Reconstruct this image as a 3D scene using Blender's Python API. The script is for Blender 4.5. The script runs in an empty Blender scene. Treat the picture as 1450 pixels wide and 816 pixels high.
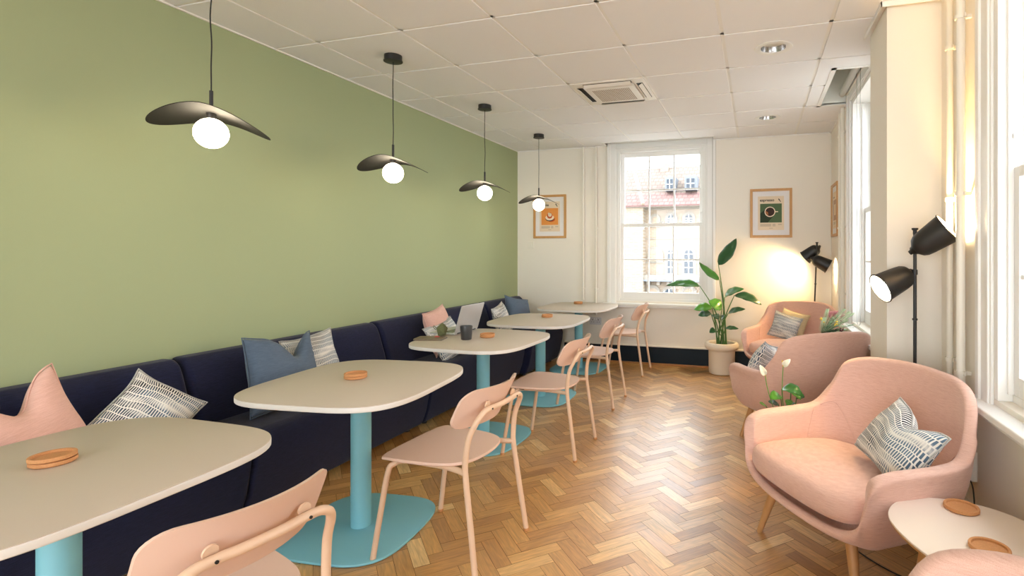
import bpy, bmesh, math, random
from mathutils import Vector, Matrix, noise
PI = math.pi
random.seed(7)
SC = bpy.context.scene
COL = SC.collection

# ------------------------------------------------------------------ helpers
def link(o, parent=None):
    COL.objects.link(o)
    if parent is not None:
        o.parent = parent
    return o

def tag(o, label=None, cat=None, group=None, kind=None):
    if label: o['label'] = label
    if cat: o['category'] = cat
    if group: o['group'] = group
    if kind: o['kind'] = kind
    return o

def thing(name, label, cat, loc=(0, 0, 0), rz=0, group=None):
    o = bpy.data.objects.new(name, None)
    o.empty_display_size = 0.05
    COL.objects.link(o)
    o.location = loc
    o.rotation_euler = (0, 0, rz)
    tag(o, label, cat, group)
    return o

def copy_tree(o, parent=None):
    c = o.copy()
    COL.objects.link(c)
    if parent is not None:
        c.parent = parent
    for ch in list(o.children):
        copy_tree(ch, c)
    return c

class MB:
    """collects shapes into one mesh"""
    def __init__(s):
        s.v = []; s.f = []; s.m = []; s.uv = None
    def add(s, vs, fs, mi=0):
        n = len(s.v)
        s.v += [tuple(p) for p in vs]
        s.f += [tuple(i + n for i in f) for f in fs]
        s.m += [mi] * len(fs)
        return s
    def box(s, x0, x1, y0, y1, z0, z1, mi=0):
        vs = [(x0,y0,z0),(x1,y0,z0),(x1,y1,z0),(x0,y1,z0),(x0,y0,z1),(x1,y0,z1),(x1,y1,z1),(x0,y1,z1)]
        return s.add(vs, [(0,3,2,1),(4,5,6,7),(0,1,5,4),(1,2,6,5),(2,3,7,6),(3,0,4,7)], mi)
    def tube(s, pts, r, n=12, closed=False, mi=0, cap=True):
        pts = [Vector(p) for p in pts]
        m = len(pts)
        rr = r if isinstance(r, (list, tuple)) else [r] * m
        tang = []
        for i in range(m):
            if closed: t = pts[(i+1) % m] - pts[i-1]
            else: t = pts[min(i+1, m-1)] - pts[max(i-1, 0)]
            tang.append(t.normalized())
        up = Vector((0,0,1)) if abs(tang[0].z) < .9 else Vector((1,0,0))
        nrm = (up - tang[0] * up.dot(tang[0])).normalized()
        vs = []
        for i in range(m):
            nrm = (nrm - tang[i] * nrm.dot(tang[i])).normalized()
            b = tang[i].cross(nrm)
            for k in range(n):
                a = 2*PI*k/n
                vs.append(pts[i] + (nrm*math.cos(a) + b*math.sin(a)) * rr[i])
        fs = []
        for i in range(m if closed else m-1):
            j = (i+1) % m
            for k in range(n):
                l = (k+1) % n
                fs.append((i*n+k, i*n+l, j*n+l, j*n+k))
        if cap and not closed:
            fs.append(tuple(range(n))[::-1])
            fs.append(tuple((m-1)*n + k for k in range(n)))
        return s.add(vs, fs, mi)
    def lathe(s, prof, n=32, c=(0,0,0), mi=0, M=None, captop=False, capbot=False):
        vs = []; fs = []
        for (r, z) in prof:
            for k in range(n):
                a = 2*PI*k/n
                p = Vector((r*math.cos(a), r*math.sin(a), z))
                if M is not None: p = M @ p
                vs.append((p.x+c[0], p.y+c[1], p.z+c[2]))
        for i in range(len(prof)-1):
            for k in range(n):
                l = (k+1) % n
                fs.append((i*n+k, i*n+l, (i+1)*n+l, (i+1)*n+k))
        if capbot: fs.append(tuple(range(n))[::-1])
        if captop: fs.append(tuple((len(prof)-1)*n+k for k in range(n)))
        return s.add(vs, fs, mi)
    def slab(s, outline, z0, z1, e=.003, mi=0, M=None, seg=3):
        """vertical extrusion of an outline with rounded edges"""
        n = len(outline)
        cx = sum(p[0] for p in outline)/n; cy = sum(p[1] for p in outline)/n
        P = [Vector((p[0], p[1])) for p in outline]
        N = []
        for i in range(n):
            t = (P[(i+1) % n] - P[i-1]).normalized()
            N.append(Vector((t.y, -t.x)))
        if sum((P[i]-Vector((cx,cy))).dot(N[i]) for i in range(n)) < 0:
            N = [-q for q in N]
        rings = []
        for k in range(seg+1):
            a = PI/2*k/seg
            rings.append((e*(1-math.sin(a)), z0 + e*(1-math.cos(a))))
        for k in range(seg+1):
            a = PI/2*k/seg
            rings.append((e*(1-math.cos(a)), z1 - e*(1-math.sin(a))))
        vs = []
        for (off, z) in rings:
            for i in range(n):
                q = P[i] - N[i]*off
                p = Vector((q.x, q.y, z))
                if M is not None: p = M @ p
                vs.append(p)
        fs = []
        for r in range(len(rings)-1):
            for i in range(n):
                j = (i+1) % n
                fs.append((r*n+i, r*n+j, (r+1)*n+j, (r+1)*n+i))
        fs.append(tuple(range(n))[::-1])
        fs.append(tuple((len(rings)-1)*n+i for i in range(n)))
        return s.add(vs, fs, mi)
    def build(s, name, mats, parent=None, smooth=True, bevel=0, sub=0, seg=2, angle=40, fixn=True):
        me = bpy.data.meshes.new(name)
        me.from_pydata(s.v, [], s.f)
        if not isinstance(mats, (list, tuple)): mats = [mats]
        for m in mats: me.materials.append(m)
        for p, i in zip(me.polygons, s.m):
            p.material_index = i
        if fixn:
            bm = bmesh.new(); bm.from_mesh(me)
            bmesh.ops.recalc_face_normals(bm, faces=bm.faces)
            bm.to_mesh(me); bm.free()
        o = bpy.data.objects.new(name, me)
        link(o, parent)
        if bevel:
            b = o.modifiers.new('bevel', 'BEVEL'); b.width = bevel; b.segments = seg
            b.limit_method = 'ANGLE'; b.angle_limit = math.radians(35)
        if sub:
            b = o.modifiers.new('sub', 'SUBSURF'); b.levels = sub; b.render_levels = sub
        if smooth:
            if angle >= 180:
                me.polygons.foreach_set('use_smooth', [True]*len(me.polygons))
            else:
                me.polygons.foreach_set('use_smooth', [True]*len(me.polygons))
                bm = bmesh.new(); bm.from_mesh(me)
                ca = math.radians(angle)
                for e in bm.edges:
                    if len(e.link_faces) == 2 and e.calc_face_angle(0) > ca: e.smooth = False
                bm.to_mesh(me); bm.free()
                if bevel:
                    w = o.modifiers.new('wn', 'WEIGHTED_NORMAL'); w.keep_sharp = False
                    for e in me.edges: e.use_edge_sharp = False
        return o

def crom(pts, n=8, closed=False):
    """Catmull-Rom through points of any dimension"""
    out = []
    m = len(pts)
    rng = range(m) if closed else range(m-1)
    for i in rng:
        if closed:
            p0, p1, p2, p3 = pts[i-1], pts[i], pts[(i+1) % m], pts[(i+2) % m]
        else:
            p0 = pts[max(i-1, 0)]; p1 = pts[i]; p2 = pts[i+1]; p3 = pts[min(i+2, m-1)]
        for k in range(n):
            t = k/n
            out.append(tuple(.5*((2*b) + (-a+c)*t + (2*a-5*b+4*c-d)*t*t + (-a+3*b-3*c+d)*t*t*t) for a, b, c, d in zip(p0, p1, p2, p3)))
    if not closed: out.append(tuple(pts[-1]))
    return out

def round_poly(pts, r, n=6):
    """rounded corners for a closed polygon"""
    out = []
    m = len(pts)
    for i in range(m):
        p = Vector(pts[i]); a = Vector(pts[i-1]); b = Vector(pts[(i+1) % m])
        rr = r[i] if isinstance(r, (list, tuple)) else r
        u = (a-p).normalized(); v = (b-p).normalized()
        q0 = p+u*rr; q1 = p+v*rr
        for k in range(n+1):
            t = k/n
            out.append(tuple((1-t)**2*q0 + 2*t*(1-t)*p + t*t*q1))
    return out

# ------------------------------------------------------------------ materials
def srgb(r, g, b):
    f = lambda c: (c/255/12.92) if c/255 <= .04045 else ((c/255+.055)/1.055)**2.4
    return (f(r), f(g), f(b), 1)

def mat(name, col, rough=.5, metal=0, spec=.5, bump=0, bscale=200, var=0, vscale=8, sheen=0, coat=0, emit=None, estr=0, alpha=1):
    m = bpy.data.materials.new(name); m.use_nodes = True
    nt = m.node_tree; b = nt.nodes['Principled BSDF']
    b.inputs['Base Color'].default_value = col
    b.inputs['Roughness'].default_value = rough
    b.inputs['Metallic'].default_value = metal
    b.inputs['Specular IOR Level'].default_value = spec
    b.inputs['Sheen Weight'].default_value = sheen
    b.inputs['Coat Weight'].default_value = coat
    tc = nt.nodes.new('ShaderNodeTexCoord')
    if var:
        n = nt.nodes.new('ShaderNodeTexNoise'); n.inputs['Scale'].default_value = vscale; n.inputs['Detail'].default_value = 4
        nt.links.new(tc.outputs['Object'], n.inputs['Vector'])
        mx = nt.nodes.new('ShaderNodeMix'); mx.data_type = 'RGBA'
        mx.inputs[6].default_value = tuple(c*(1-var) for c in col[:3])+(1,)
        mx.inputs[7].default_value = tuple(min(1, c*(1+var)) for c in col[:3])+(1,)
        nt.links.new(n.outputs['Fac'], mx.inputs[0]); nt.links.new(mx.outputs[2], b.inputs['Base Color'])
    if bump:
        n = nt.nodes.new('ShaderNodeTexNoise'); n.inputs['Scale'].default_value = bscale; n.inputs['Detail'].default_value = 3
        nt.links.new(tc.outputs['Object'], n.inputs['Vector'])
        bp = nt.nodes.new('ShaderNodeBump'); bp.inputs['Strength'].default_value = bump; bp.inputs['Distance'].default_value = .002
        nt.links.new(n.outputs['Fac'], bp.inputs['Height']); nt.links.new(bp.outputs['Normal'], b.inputs['Normal'])
    if emit:
        b.inputs['Emission Color'].default_value = emit; b.inputs['Emission Strength'].default_value = estr
    return m

def fabric(name, col, col2=None, sc=900, fine=.35, rough=.9, sheen=.15):
    """woven cloth: two crossed fine bands and a noise for slubs"""
    m = mat(name, col, rough, sheen=sheen, spec=.2)
    nt = m.node_tree; b = nt.nodes['Principled BSDF']
    tc = nt.nodes.new('ShaderNodeTexCoord')
    mp = nt.nodes.new('ShaderNodeMapping'); mp.inputs['Scale'].default_value = (30, 30, 420)
    nt.links.new(tc.outputs['Object'], mp.inputs['Vector'])
    n1 = nt.nodes.new('ShaderNodeTexNoise'); n1.inputs['Scale'].default_value = 1; n1.inputs['Detail'].default_value = 2
    nt.links.new(mp.outputs['Vector'], n1.inputs['Vector'])
    n2 = nt.nodes.new('ShaderNodeTexNoise'); n2.inputs['Scale'].default_value = sc; n2.inputs['Detail'].default_value = 1
    nt.links.new(tc.outputs['Object'], n2.inputs['Vector'])
    ad = nt.nodes.new('ShaderNodeMath'); ad.operation = 'ADD'
    nt.links.new(n1.outputs['Fac'], ad.inputs[0]); nt.links.new(n2.outputs['Fac'], ad.inputs[1])
    mr = nt.nodes.new('ShaderNodeMapRange'); mr.inputs['From Min'].default_value = .7; mr.inputs['From Max'].default_value = 1.3
    nt.links.new(ad.outputs[0], mr.inputs['Value'])
    mx = nt.nodes.new('ShaderNodeMix'); mx.data_type = 'RGBA'
    c2 = col2 or tuple(c*(1-fine) for c in col[:3])+(1,)
    mx.inputs[6].default_value = c2; mx.inputs[7].default_value = col
    nt.links.new(mr.outputs['Result'], mx.inputs[0]); nt.links.new(mx.outputs[2], b.inputs['Base Color'])
    bp = nt.nodes.new('ShaderNodeBump'); bp.inputs['Strength'].default_value = .35; bp.inputs['Distance'].default_value = .0015
    nt.links.new(ad.outputs[0], bp.inputs['Height']); nt.links.new(bp.outputs['Normal'], b.inputs['Normal'])
    return m

def stripe_fabric(name):
    """off-white cloth with broken charcoal and blue dashes in rows (uses the cushion's own UV)"""
    m = mat(name, srgb(225, 222, 214), .9, spec=.2)
    nt = m.node_tree; b = nt.nodes['Principled BSDF']
    L = nt.links.new; N = nt.nodes.new
    uv = N('ShaderNodeUVMap')
    nz = N('ShaderNodeTexNoise'); nz.inputs['Scale'].default_value = 9; nz.inputs['Detail'].default_value = 2
    L(uv.outputs['UV'], nz.inputs['Vector'])
    mxv = N('ShaderNodeMix'); mxv.data_type = 'VECTOR'; mxv.inputs[0].default_value = .03
    L(uv.outputs['UV'], mxv.inputs[4]); L(nz.outputs['Color'], mxv.inputs[5])
    sep = N('ShaderNodeSeparateXYZ'); L(mxv.outputs[1], sep.inputs[0])
    # short dashes: sawtooth along v, cut by rows along u
    br = N('ShaderNodeTexBrick'); br.offset = .5
    br.inputs['Scale'].default_value = 1; br.inputs['Brick Width'].default_value = .0095
    br.inputs['Row Height'].default_value = .030; br.inputs['Mortar Size'].default_value = .0024
    br.inputs['Mortar Smooth'].default_value = .3
    br.inputs['Color1'].default_value = (0, 0, 0, 1); br.inputs['Color2'].default_value = (1, 1, 1, 1); br.inputs['Mortar'].default_value = (0, 0, 0, 1)
    L(mxv.outputs[1], br.inputs['Vector'])
    mort = N('ShaderNodeMath'); mort.operation = 'SUBTRACT'; mort.inputs[0].default_value = 1
    L(br.outputs['Fac'], mort.inputs[1])
    big = N('ShaderNodeTexNoise'); big.inputs['Scale'].default_value = 7; big.inputs['Detail'].default_value = 3
    mp = N('ShaderNodeMapping'); mp.inputs['Scale'].default_value = (.6, 2.2, 1); L(uv.outputs['UV'], mp.inputs['Vector']); L(mp.outputs['Vector'], big.inputs['Vector'])
    mr = N('ShaderNodeMapRange'); mr.inputs['From Min'].default_value = .33; mr.inputs['From Max'].default_value = .50
    L(big.outputs['Fac'], mr.inputs['Value'])
    mul = N('ShaderNodeMath'); mul.operation = 'MULTIPLY'; L(mort.outputs[0], mul.inputs[0]); L(mr.outputs['Result'], mul.inputs[1])
    tone = N('ShaderNodeMix'); tone.data_type = 'RGBA'
    tone.inputs[6].default_value = srgb(38, 42, 52); tone.inputs[7].default_value = srgb(96, 118, 138)
    n3 = N('ShaderNodeTexNoise'); n3.inputs['Scale'].default_value = 4; L(uv.outputs['UV'], n3.inputs['Vector'])
    mr3 = N('ShaderNodeMapRange'); mr3.inputs['From Min'].default_value = .42; mr3.inputs['From Max'].default_value = .58
    L(n3.outputs['Fac'], mr3.inputs['Value']); L(mr3.outputs['Result'], tone.inputs[0])
    fin = N('ShaderNodeMix'); fin.data_type = 'RGBA'; fin.inputs[6].default_value = srgb(226, 224, 218)
    L(mul.outputs[0], fin.inputs[0]); L(tone.outputs[2], fin.inputs[7]); L(fin.outputs[2], b.inputs['Base Color'])
    bp = N('ShaderNodeBump'); bp.inputs['Strength'].default_value = .4; bp.inputs['Distance'].default_value = .003
    L(br.outputs['Fac'], bp.inputs['Height']); L(bp.outputs['Normal'], b.inputs['Normal'])
    return m

def wood_mat(name, c1, c2, rough=.45, scale=(3, 3, 60), spec=.4):
    m = mat(name, c1, rough, spec=spec)
    nt = m.node_tree; b = nt.nodes['Principled BSDF']; L = nt.links.new; N = nt.nodes.new
    tc = N('ShaderNodeTexCoord'); mp = N('ShaderNodeMapping'); mp.inputs['Scale'].default_value = scale
    L(tc.outputs['Object'], mp.inputs['Vector'])
    n = N('ShaderNodeTexNoise'); n.inputs['Scale'].default_value = 1; n.inputs['Detail'].default_value = 6; n.inputs['Distortion'].default_value = .8
    L(mp.outputs['Vector'], n.inputs['Vector'])
    mx = N('ShaderNodeMix'); mx.data_type = 'RGBA'; mx.inputs[6].default_value = c1; mx.inputs[7].default_value = c2
    L(n.outputs['Fac'], mx.inputs[0]); L(mx.outputs[2], b.inputs['Base Color'])
    return m

def parquet_mat():
    m = mat('oak_parquet', (1, 1, 1, 1), .3, spec=.8, coat=1)
    m.node_tree.nodes['Principled BSDF'].inputs['Coat Roughness'].default_value = .36
    nt = m.node_tree; b = nt.nodes['Principled BSDF']; L = nt.links.new; N = nt.nodes.new
    at = N('ShaderNodeAttribute'); at.attribute_name = 'block'
    sep = N('ShaderNodeSeparateColor'); L(at.outputs['Color'], sep.inputs[0])
    cr = N('ShaderNodeValToRGB'); L(sep.outputs[0], cr.inputs[0])
    e = cr.color_ramp.elements
    e[0].position = 0; e[0].color = srgb(136, 92, 46)
    e[1].position = 1; e[1].color = srgb(232, 194, 132)
    for p, c in ((.18, (164, 116, 60)), (.45, (190, 138, 74)), (.7, (206, 156, 88)), (.86, (220, 174, 106))):
        q = e.new(p); q.color = srgb(*c)
    uv = N('ShaderNodeUVMap')
    mp = N('ShaderNodeMapping'); mp.inputs['Scale'].default_value = (6, 90, 1); L(uv.outputs['UV'], mp.inputs['Vector'])
    n = N('ShaderNodeTexNoise'); n.inputs['Scale'].default_value = 1; n.inputs['Detail'].default_value = 5; n.inputs['Distortion'].default_value = 1.2
    L(mp.outputs['Vector'], n.inputs['Vector'])
    mr = N('ShaderNodeMapRange'); mr.inputs['From Min'].default_value = .3; mr.inputs['From Max'].default_value = .72
    mr.inputs['To Min'].default_value = .72; mr.inputs['To Max'].default_value = 1.12
    L(n.outputs['Fac'], mr.inputs['Value'])
    # cathedral grain rings
    mp2 = N('ShaderNodeMapping'); mp2.inputs['Scale'].default_value = (3, 16, 1); L(uv.outputs['UV'], mp2.inputs['Vector'])
    wv = N('ShaderNodeTexNoise'); wv.inputs['Scale'].default_value = 1; wv.inputs['Detail'].default_value = 1; L(mp2.outputs['Vector'], wv.inputs['Vector'])
    mlt = N('ShaderNodeMath'); mlt.operation = 'MULTIPLY'; mlt.inputs[1].default_value = 60; L(wv.outputs['Fac'], mlt.inputs[0])
    sn = N('ShaderNodeMath'); sn.operation = 'SINE'; L(mlt.outputs[0], sn.inputs[0])
    mr2 = N('ShaderNodeMapRange'); mr2.inputs['From Min'].default_value = -1; mr2.inputs['From Max'].default_value = 1
    mr2.inputs['To Min'].default_value = .93; mr2.inputs['To Max'].default_value = 1.05; L(sn.outputs[0], mr2.inputs['Value'])
    ml = N('ShaderNodeMath'); ml.operation = 'MULTIPLY'; L(mr.outputs['Result'], ml.inputs[0]); L(mr2.outputs['Result'], ml.inputs[1])
    mx = N('ShaderNodeMix'); mx.data_type = 'RGBA'; mx.blend_type = 'MULTIPLY'; mx.inputs[0].default_value = 1
    L(cr.outputs[0], mx.inputs[6]); L(ml.outputs[0], mx.inputs[7]); L(mx.outputs[2], b.inputs['Base Color'])
    rr = N('ShaderNodeMapRange'); rr.inputs['To Min'].default_value = .34; rr.inputs['To Max'].default_value = .50
    L(sep.outputs[1], rr.inputs['Value']); L(rr.outputs['Result'], b.inputs['Roughness'])
    bp = N('ShaderNodeBump'); bp.inputs['Strength'].default_value = .25; bp.inputs['Distance'].default_value = .0006
    L(n.outputs['Fac'], bp.inputs['Height']); L(bp.outputs['Normal'], b.inputs['Normal'])
    return m

def glass_mat():
    m = bpy.data.materials.new('window_glass'); m.use_nodes = True
    nt = m.node_tree; nt.nodes.clear(); N = nt.nodes.new; L = nt.links.new
    out = N('ShaderNodeOutputMaterial'); t = N('ShaderNodeBsdfTransparent'); g = N('ShaderNodeBsdfGlossy'); g.inputs['Roughness'].default_value = .02
    t.inputs['Color'].default_value = (.97, .98, .98, 1)
    fr = N('ShaderNodeLayerWeight'); fr.inputs['Blend'].default_value = .5
    pw = N('ShaderNodeMath'); pw.operation = 'POWER'; pw.inputs[1].default_value = 5; L(fr.outputs['Facing'], pw.inputs[0])
    sc = N('ShaderNodeMath'); sc.operation = 'MULTIPLY_ADD'; sc.inputs[1].default_value = .5; sc.inputs[2].default_value = .02; L(pw.outputs[0], sc.inputs[0])
    mx = N('ShaderNodeMixShader'); L(sc.outputs[0], mx.inputs[0]); L(t.outputs[0], mx.inputs[1]); L(g.outputs[0], mx.inputs[2]); L(mx.outputs[0], out.inputs[0])
    return m

M = {}
M['green'] = mat('green_wall_paint', srgb(160, 171, 134), .75, bump=.15, bscale=150, spec=.25)
M['cream'] = mat('cream_wall_paint', srgb(234, 229, 219), .8, bump=.12, bscale=120, spec=.2)
M['white'] = mat('white_gloss_paint', srgb(236, 236, 234), .35, spec=.4)
M['pipe'] = mat('painted_pipe', srgb(232, 228, 218), .4, spec=.4)
M['tile'] = mat('ceiling_tile', srgb(238, 238, 240), .95, bump=.5, bscale=260, spec=.1)
M['grid'] = mat('ceiling_grid_metal', srgb(236, 234, 230), .4, spec=.4)
M['navyskirt'] = mat('dark_teal_gloss_paint', srgb(8, 25, 36), .55, spec=.25)
M['blackskirt'] = M['navyskirt']
M['bead'] = wood_mat('oak_bead', srgb(176, 128, 80), srgb(140, 96, 56))
M['parquet'] = parquet_mat()
M['dark'] = mat('floor_joint', srgb(58, 38, 24), .8)
M['navy'] = fabric('navy_wool', srgb(32, 36, 66), srgb(17, 20, 42), rough=.95, sheen=.1)
M['pink'] = fabric('blush_upholstery', srgb(225, 188, 173), srgb(206, 163, 148), sheen=.25)
M['pinkc'] = fabric('pink_linen', srgb(226, 184, 172), srgb(208, 164, 150))
M['blue'] = fabric('slate_blue_linen', srgb(92, 108, 128), srgb(70, 86, 106))
M['tan'] = fabric('oatmeal_linen', srgb(214, 196, 160), srgb(190, 172, 138))
M['stripe'] = stripe_fabric('dashed_weave')
M['top'] = mat('table_laminate', srgb(196, 184, 170), .4, bump=.05, bscale=700, spec=.35)
M['edge'] = mat('table_edge', srgb(218, 216, 212), .4)
M['turq'] = mat('turquoise_powdercoat', srgb(124, 186, 202), .45, spec=.4, bump=.06, bscale=900)
M['chair'] = mat('blush_chair_ply', srgb(214, 184, 168), .42, spec=.4)
M['tubem'] = mat('beige_steel_tube', srgb(216, 186, 160), .38, spec=.45)
M['black'] = mat('black_powdercoat', srgb(34, 33, 33), .45, spec=.45)
M['shade_in'] = mat('pendant_black', srgb(16, 14, 13), .65, spec=.25)
M['cord'] = mat('black_flex', srgb(22, 22, 22), .6)
M['cork'] = mat('cork', srgb(196, 140, 92), .85, var=.22, vscale=260, bump=.4, bscale=300)
M['oak'] = wood_mat('oak_leg', srgb(198, 152, 102), srgb(168, 120, 74), scale=(40, 40, 4))
M['frame'] = wood_mat('oak_frame', srgb(206, 160, 104), srgb(180, 132, 80), scale=(30, 30, 6))
M['glass'] = glass_mat()
M['globe'] = mat('opal_globe', srgb(255, 240, 215), .3, emit=(1, .84, .60, 1), estr=26)
M['bulb'] = mat('lamp_bulb', srgb(255, 240, 215), .3, emit=(1, .80, .50, 1), estr=110)
M['silver'] = mat('aluminium', srgb(200, 200, 202), .35, metal=.6)
M['screen'] = mat('laptop_screen', srgb(20, 22, 26), .15)
M['mug'] = mat('charcoal_stoneware', srgb(52, 54, 58), .3, spec=.6)
M['coffee'] = mat('coffee', srgb(40, 22, 12), .1)
M['pot'] = mat('cream_glazed_pot', srgb(228, 218, 200), .45)
M['soil'] = mat('potting_soil', srgb(48, 36, 28), .95, bump=.8, bscale=80)
M['leaf'] = mat('glossy_leaf', srgb(54, 112, 46), .3, var=.35, vscale=12, coat=.3)
M['leafd'] = mat('dark_leaf', srgb(34, 80, 42), .3, var=.3, vscale=14, coat=.3)
M['leafl'] = mat('bright_leaf', srgb(84, 150, 44), .32, var=.25, vscale=12, coat=.2)
M['stem'] = mat('green_stem', srgb(76, 116, 58), .5)
M['yel'] = mat('yellow_spadix', srgb(230, 196, 70), .6)
M['petal'] = mat('white_spathe', srgb(240, 240, 222), .45)
M['sage'] = mat('sage_leaf', srgb(160, 192, 158), .6, var=.2, vscale=40)
M['pale'] = mat('pale_fern', srgb(196, 216, 182), .6)
M['protea'] = mat('dusky_pink_petal', srgb(196, 128, 130), .6, var=.2, vscale=40)
M['berry'] = mat('plum_berry', srgb(112, 56, 66), .5)
M['navyp'] = mat('dark_navy_leaf', srgb(48, 58, 72), .6)
M['socket'] = mat('grey_socket_plate', srgb(206, 206, 208), .35)
M['sockd'] = mat('socket_slot', srgb(60, 60, 64), .5)
M['alum'] = mat('reflector', srgb(190, 190, 192), .22, metal=.9)
M['acdark'] = mat('vent_slot', srgb(38, 36, 34), .7)
M['ac'] = mat('ac_plastic', srgb(232, 228, 220), .45)
M['ctop'] = mat('blush_white_tabletop', srgb(234, 220, 208), .4, spec=.4)
M['mount'] = mat('white_mount_board', srgb(228, 226, 228), .7)
M['paper'] = mat('cream_paper', srgb(226, 208, 184), .8)
M['ink'] = mat('black_ink', srgb(34, 32, 32), .8)
M['greyink'] = mat('grey_ink', srgb(160, 146, 130), .8)
M['orange'] = mat('orange_print', srgb(224, 146, 70), .8)
M['orangedk'] = mat('rust_print', srgb(190, 84, 36), .8)
M['grn'] = mat('green_print', srgb(78, 102, 70), .8)
M['grndk'] = mat('dark_green_print', srgb(40, 54, 36), .8)
M['creamp'] = mat('cream_print', srgb(238, 222, 200), .8)
M['brown'] = mat('coffee_print', srgb(56, 34, 28), .8)
M['brown2'] = mat('crema_print', srgb(168, 104, 60), .8)
M['mushroom'] = mat('mushroom_print', srgb(178, 150, 128), .8)
M['olive'] = fabric('olive_cloth', srgb(112, 116, 78), srgb(84, 88, 56))
M['book'] = mat('notebook_cover', srgb(110, 96, 76), .5)
M['red'] = mat('red_tab', srgb(190, 48, 40), .5)
M['blind'] = mat('roller_blind', srgb(196, 196, 190), .8)
M['chain'] = mat('blind_chain', srgb(168, 166, 160), .4, metal=.4)
M['void'] = mat('recess_paint', srgb(232, 234, 228), .9)
# outdoors
M['brick'] = mat('cream_brick', srgb(124, 108, 92), .9)
M['stone'] = mat('pale_stone', srgb(142, 136, 128), .9)
M['rooft'] = mat('red_roof_tile', srgb(176, 132, 126), .9)
M['roofg'] = mat('mossy_roof_tile', srgb(182, 176, 160), .9)
M['lead'] = mat('grey_lead', srgb(116, 122, 130), .7)
M['wglass'] = mat('far_glazing', srgb(48, 58, 70), .2)

def brickify(m, c1, c2, mortar, bw, rh, ms, axis='XZ'):
    nt = m.node_tree; b = nt.nodes['Principled BSDF']; N = nt.nodes.new; L = nt.links.new
    tc = N('ShaderNodeTexCoord'); sp = N('ShaderNodeSeparateXYZ'); cb = N('ShaderNodeCombineXYZ')
    L(tc.outputs['Object'], sp.inputs[0]); L(sp.outputs[0], cb.inputs[0]); L(sp.outputs[2], cb.inputs[1])
    br = N('ShaderNodeTexBrick'); br.inputs['Color1'].default_value = c1; br.inputs['Color2'].default_value = c2
    br.inputs['Mortar'].default_value = mortar; br.inputs['Scale'].default_value = 1; br.inputs['Brick Width'].default_value = bw
    br.inputs['Row Height'].default_value = rh; br.inputs['Mortar Size'].default_value = ms
    L(cb.outputs[0], br.inputs['Vector']); L(br.outputs['Color'], b.inputs['Base Color'])
brickify(M['brick'], srgb(158, 142, 124), srgb(146, 126, 108), srgb(164, 154, 142), .45, .16, .02)
brickify(M['rooft'], srgb(126, 94, 90), srgb(138, 110, 104), srgb(106, 82, 80), .5, .4, .05)
brickify(M['roofg'], srgb(128, 120, 108), srgb(122, 100, 94), srgb(102, 92, 86), .5, .4, .05)

# ------------------------------------------------------------------ camera
F = 742.4; PXC = 848.98; V0 = 357.95; TH = 0.292065
CAMZ = 1.32
cam = bpy.data.cameras.new('camera'); co = bpy.data.objects.new('camera', cam); COL.objects.link(co)
co.location = (0, 0, CAMZ); co.rotation_euler = (PI/2, 0, TH)
cam.sensor_width = 36; cam.sensor_fit = 'HORIZONTAL'; cam.lens = 36*F/1450
cam.shift_x = (725-PXC)/1450; cam.shift_y = (V0-408)/1450
cam.clip_start = .02; cam.clip_end = 400
SC.camera = co

# ------------------------------------------------------------------ setting
XL = -2.945; XR = .767; XN = .90; XP = .65; YF = 6.14; YB = -3.4; H = 2.623
def herringbone():
    W = .068; n = 3.45; g = .0007
    vs = []; fs = []; uvs = []; cols = []
    c45 = math.cos(PI/4)
    def put(x0, x1, y0, y1, horiz):
        cx, cy = (x0+x1)/2, (y0+y1)/2
        wx, wy = (cx-cy)*c45*W, (cx+cy)*c45*W
        if wx < -.35+XL or wx > 1.15 or wy < YB-.2 or wy > YF+.2: return
        r = random.random(); r2 = random.random()
        r = min(1, max(0, random.gauss(.55, .19)))
        if random.random() < .08: r = random.uniform(.88, 1)
        ox, oy = random.uniform(0, 50), random.uniform(0, 50)
        tx, ty, tz = random.gauss(0, .0009), random.gauss(0, .0009), random.gauss(0, .00012)
        gx = g/W
        base = len(vs)
        P = [(x0+gx, y0+gx), (x1-gx, y0+gx), (x1-gx, y1-gx), (x0+gx, y1-gx)]
        for (x, y) in P:
            px, py = (x-y)*c45*W, (x+y)*c45*W
            dz = (x-cx)*W*tx + (y-cy)*W*ty + tz
            vs.append((px, py, -.0006+dz))
            u, v = ((x-cx)*W, (y-cy)*W) if horiz else ((y-cy)*W, (x-cx)*W)
            uvs.append((u+ox, v+oy)); cols.append((r, r2, 0, 1))
        fs.append((base, base+1, base+2, base+3))
    for i in range(-60, 90):
        for j in range(-16, 12):
            ax, ay = i + j*n, i - j*n
            put(ax, ax+n, ay, ay+1, True)
            put(ax, ax+1, ay+1, ay+1+n, False)
    # underlay
    k = len(vs)
    vs += [(XL-.2, YB-.1, -.0035), (1.2, YB-.1, -.0035), (1.2, YF+.3, -.0035), (XL-.2, YF+.3, -.0035)]
    uvs += [(0, 0)]*4; cols += [(0, 0, 0, 1)]*4
    fs.append((k, k+1, k+2, k+3))
    me = bpy.data.meshes.new('floor'); me.from_pydata(vs, [], fs)
    me.materials.append(M['parquet']); me.materials.append(M['dark'])
    me.polygons[-1].material_index = 1
    ul = me.uv_layers.new(name='UVMap'); ca = me.color_attributes.new('block', 'FLOAT_COLOR', 'POINT')
    for li, lp in enumerate(me.loops): ul.data[li].uv = uvs[lp.vertex_index]
    for i, c in enumerate(cols): ca.data[i].color = c
    o = bpy.data.objects.new('floor', me); link(o); tag(o, kind='structure')
herringbone()

def struct(o): return tag(o, kind='structure')

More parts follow.
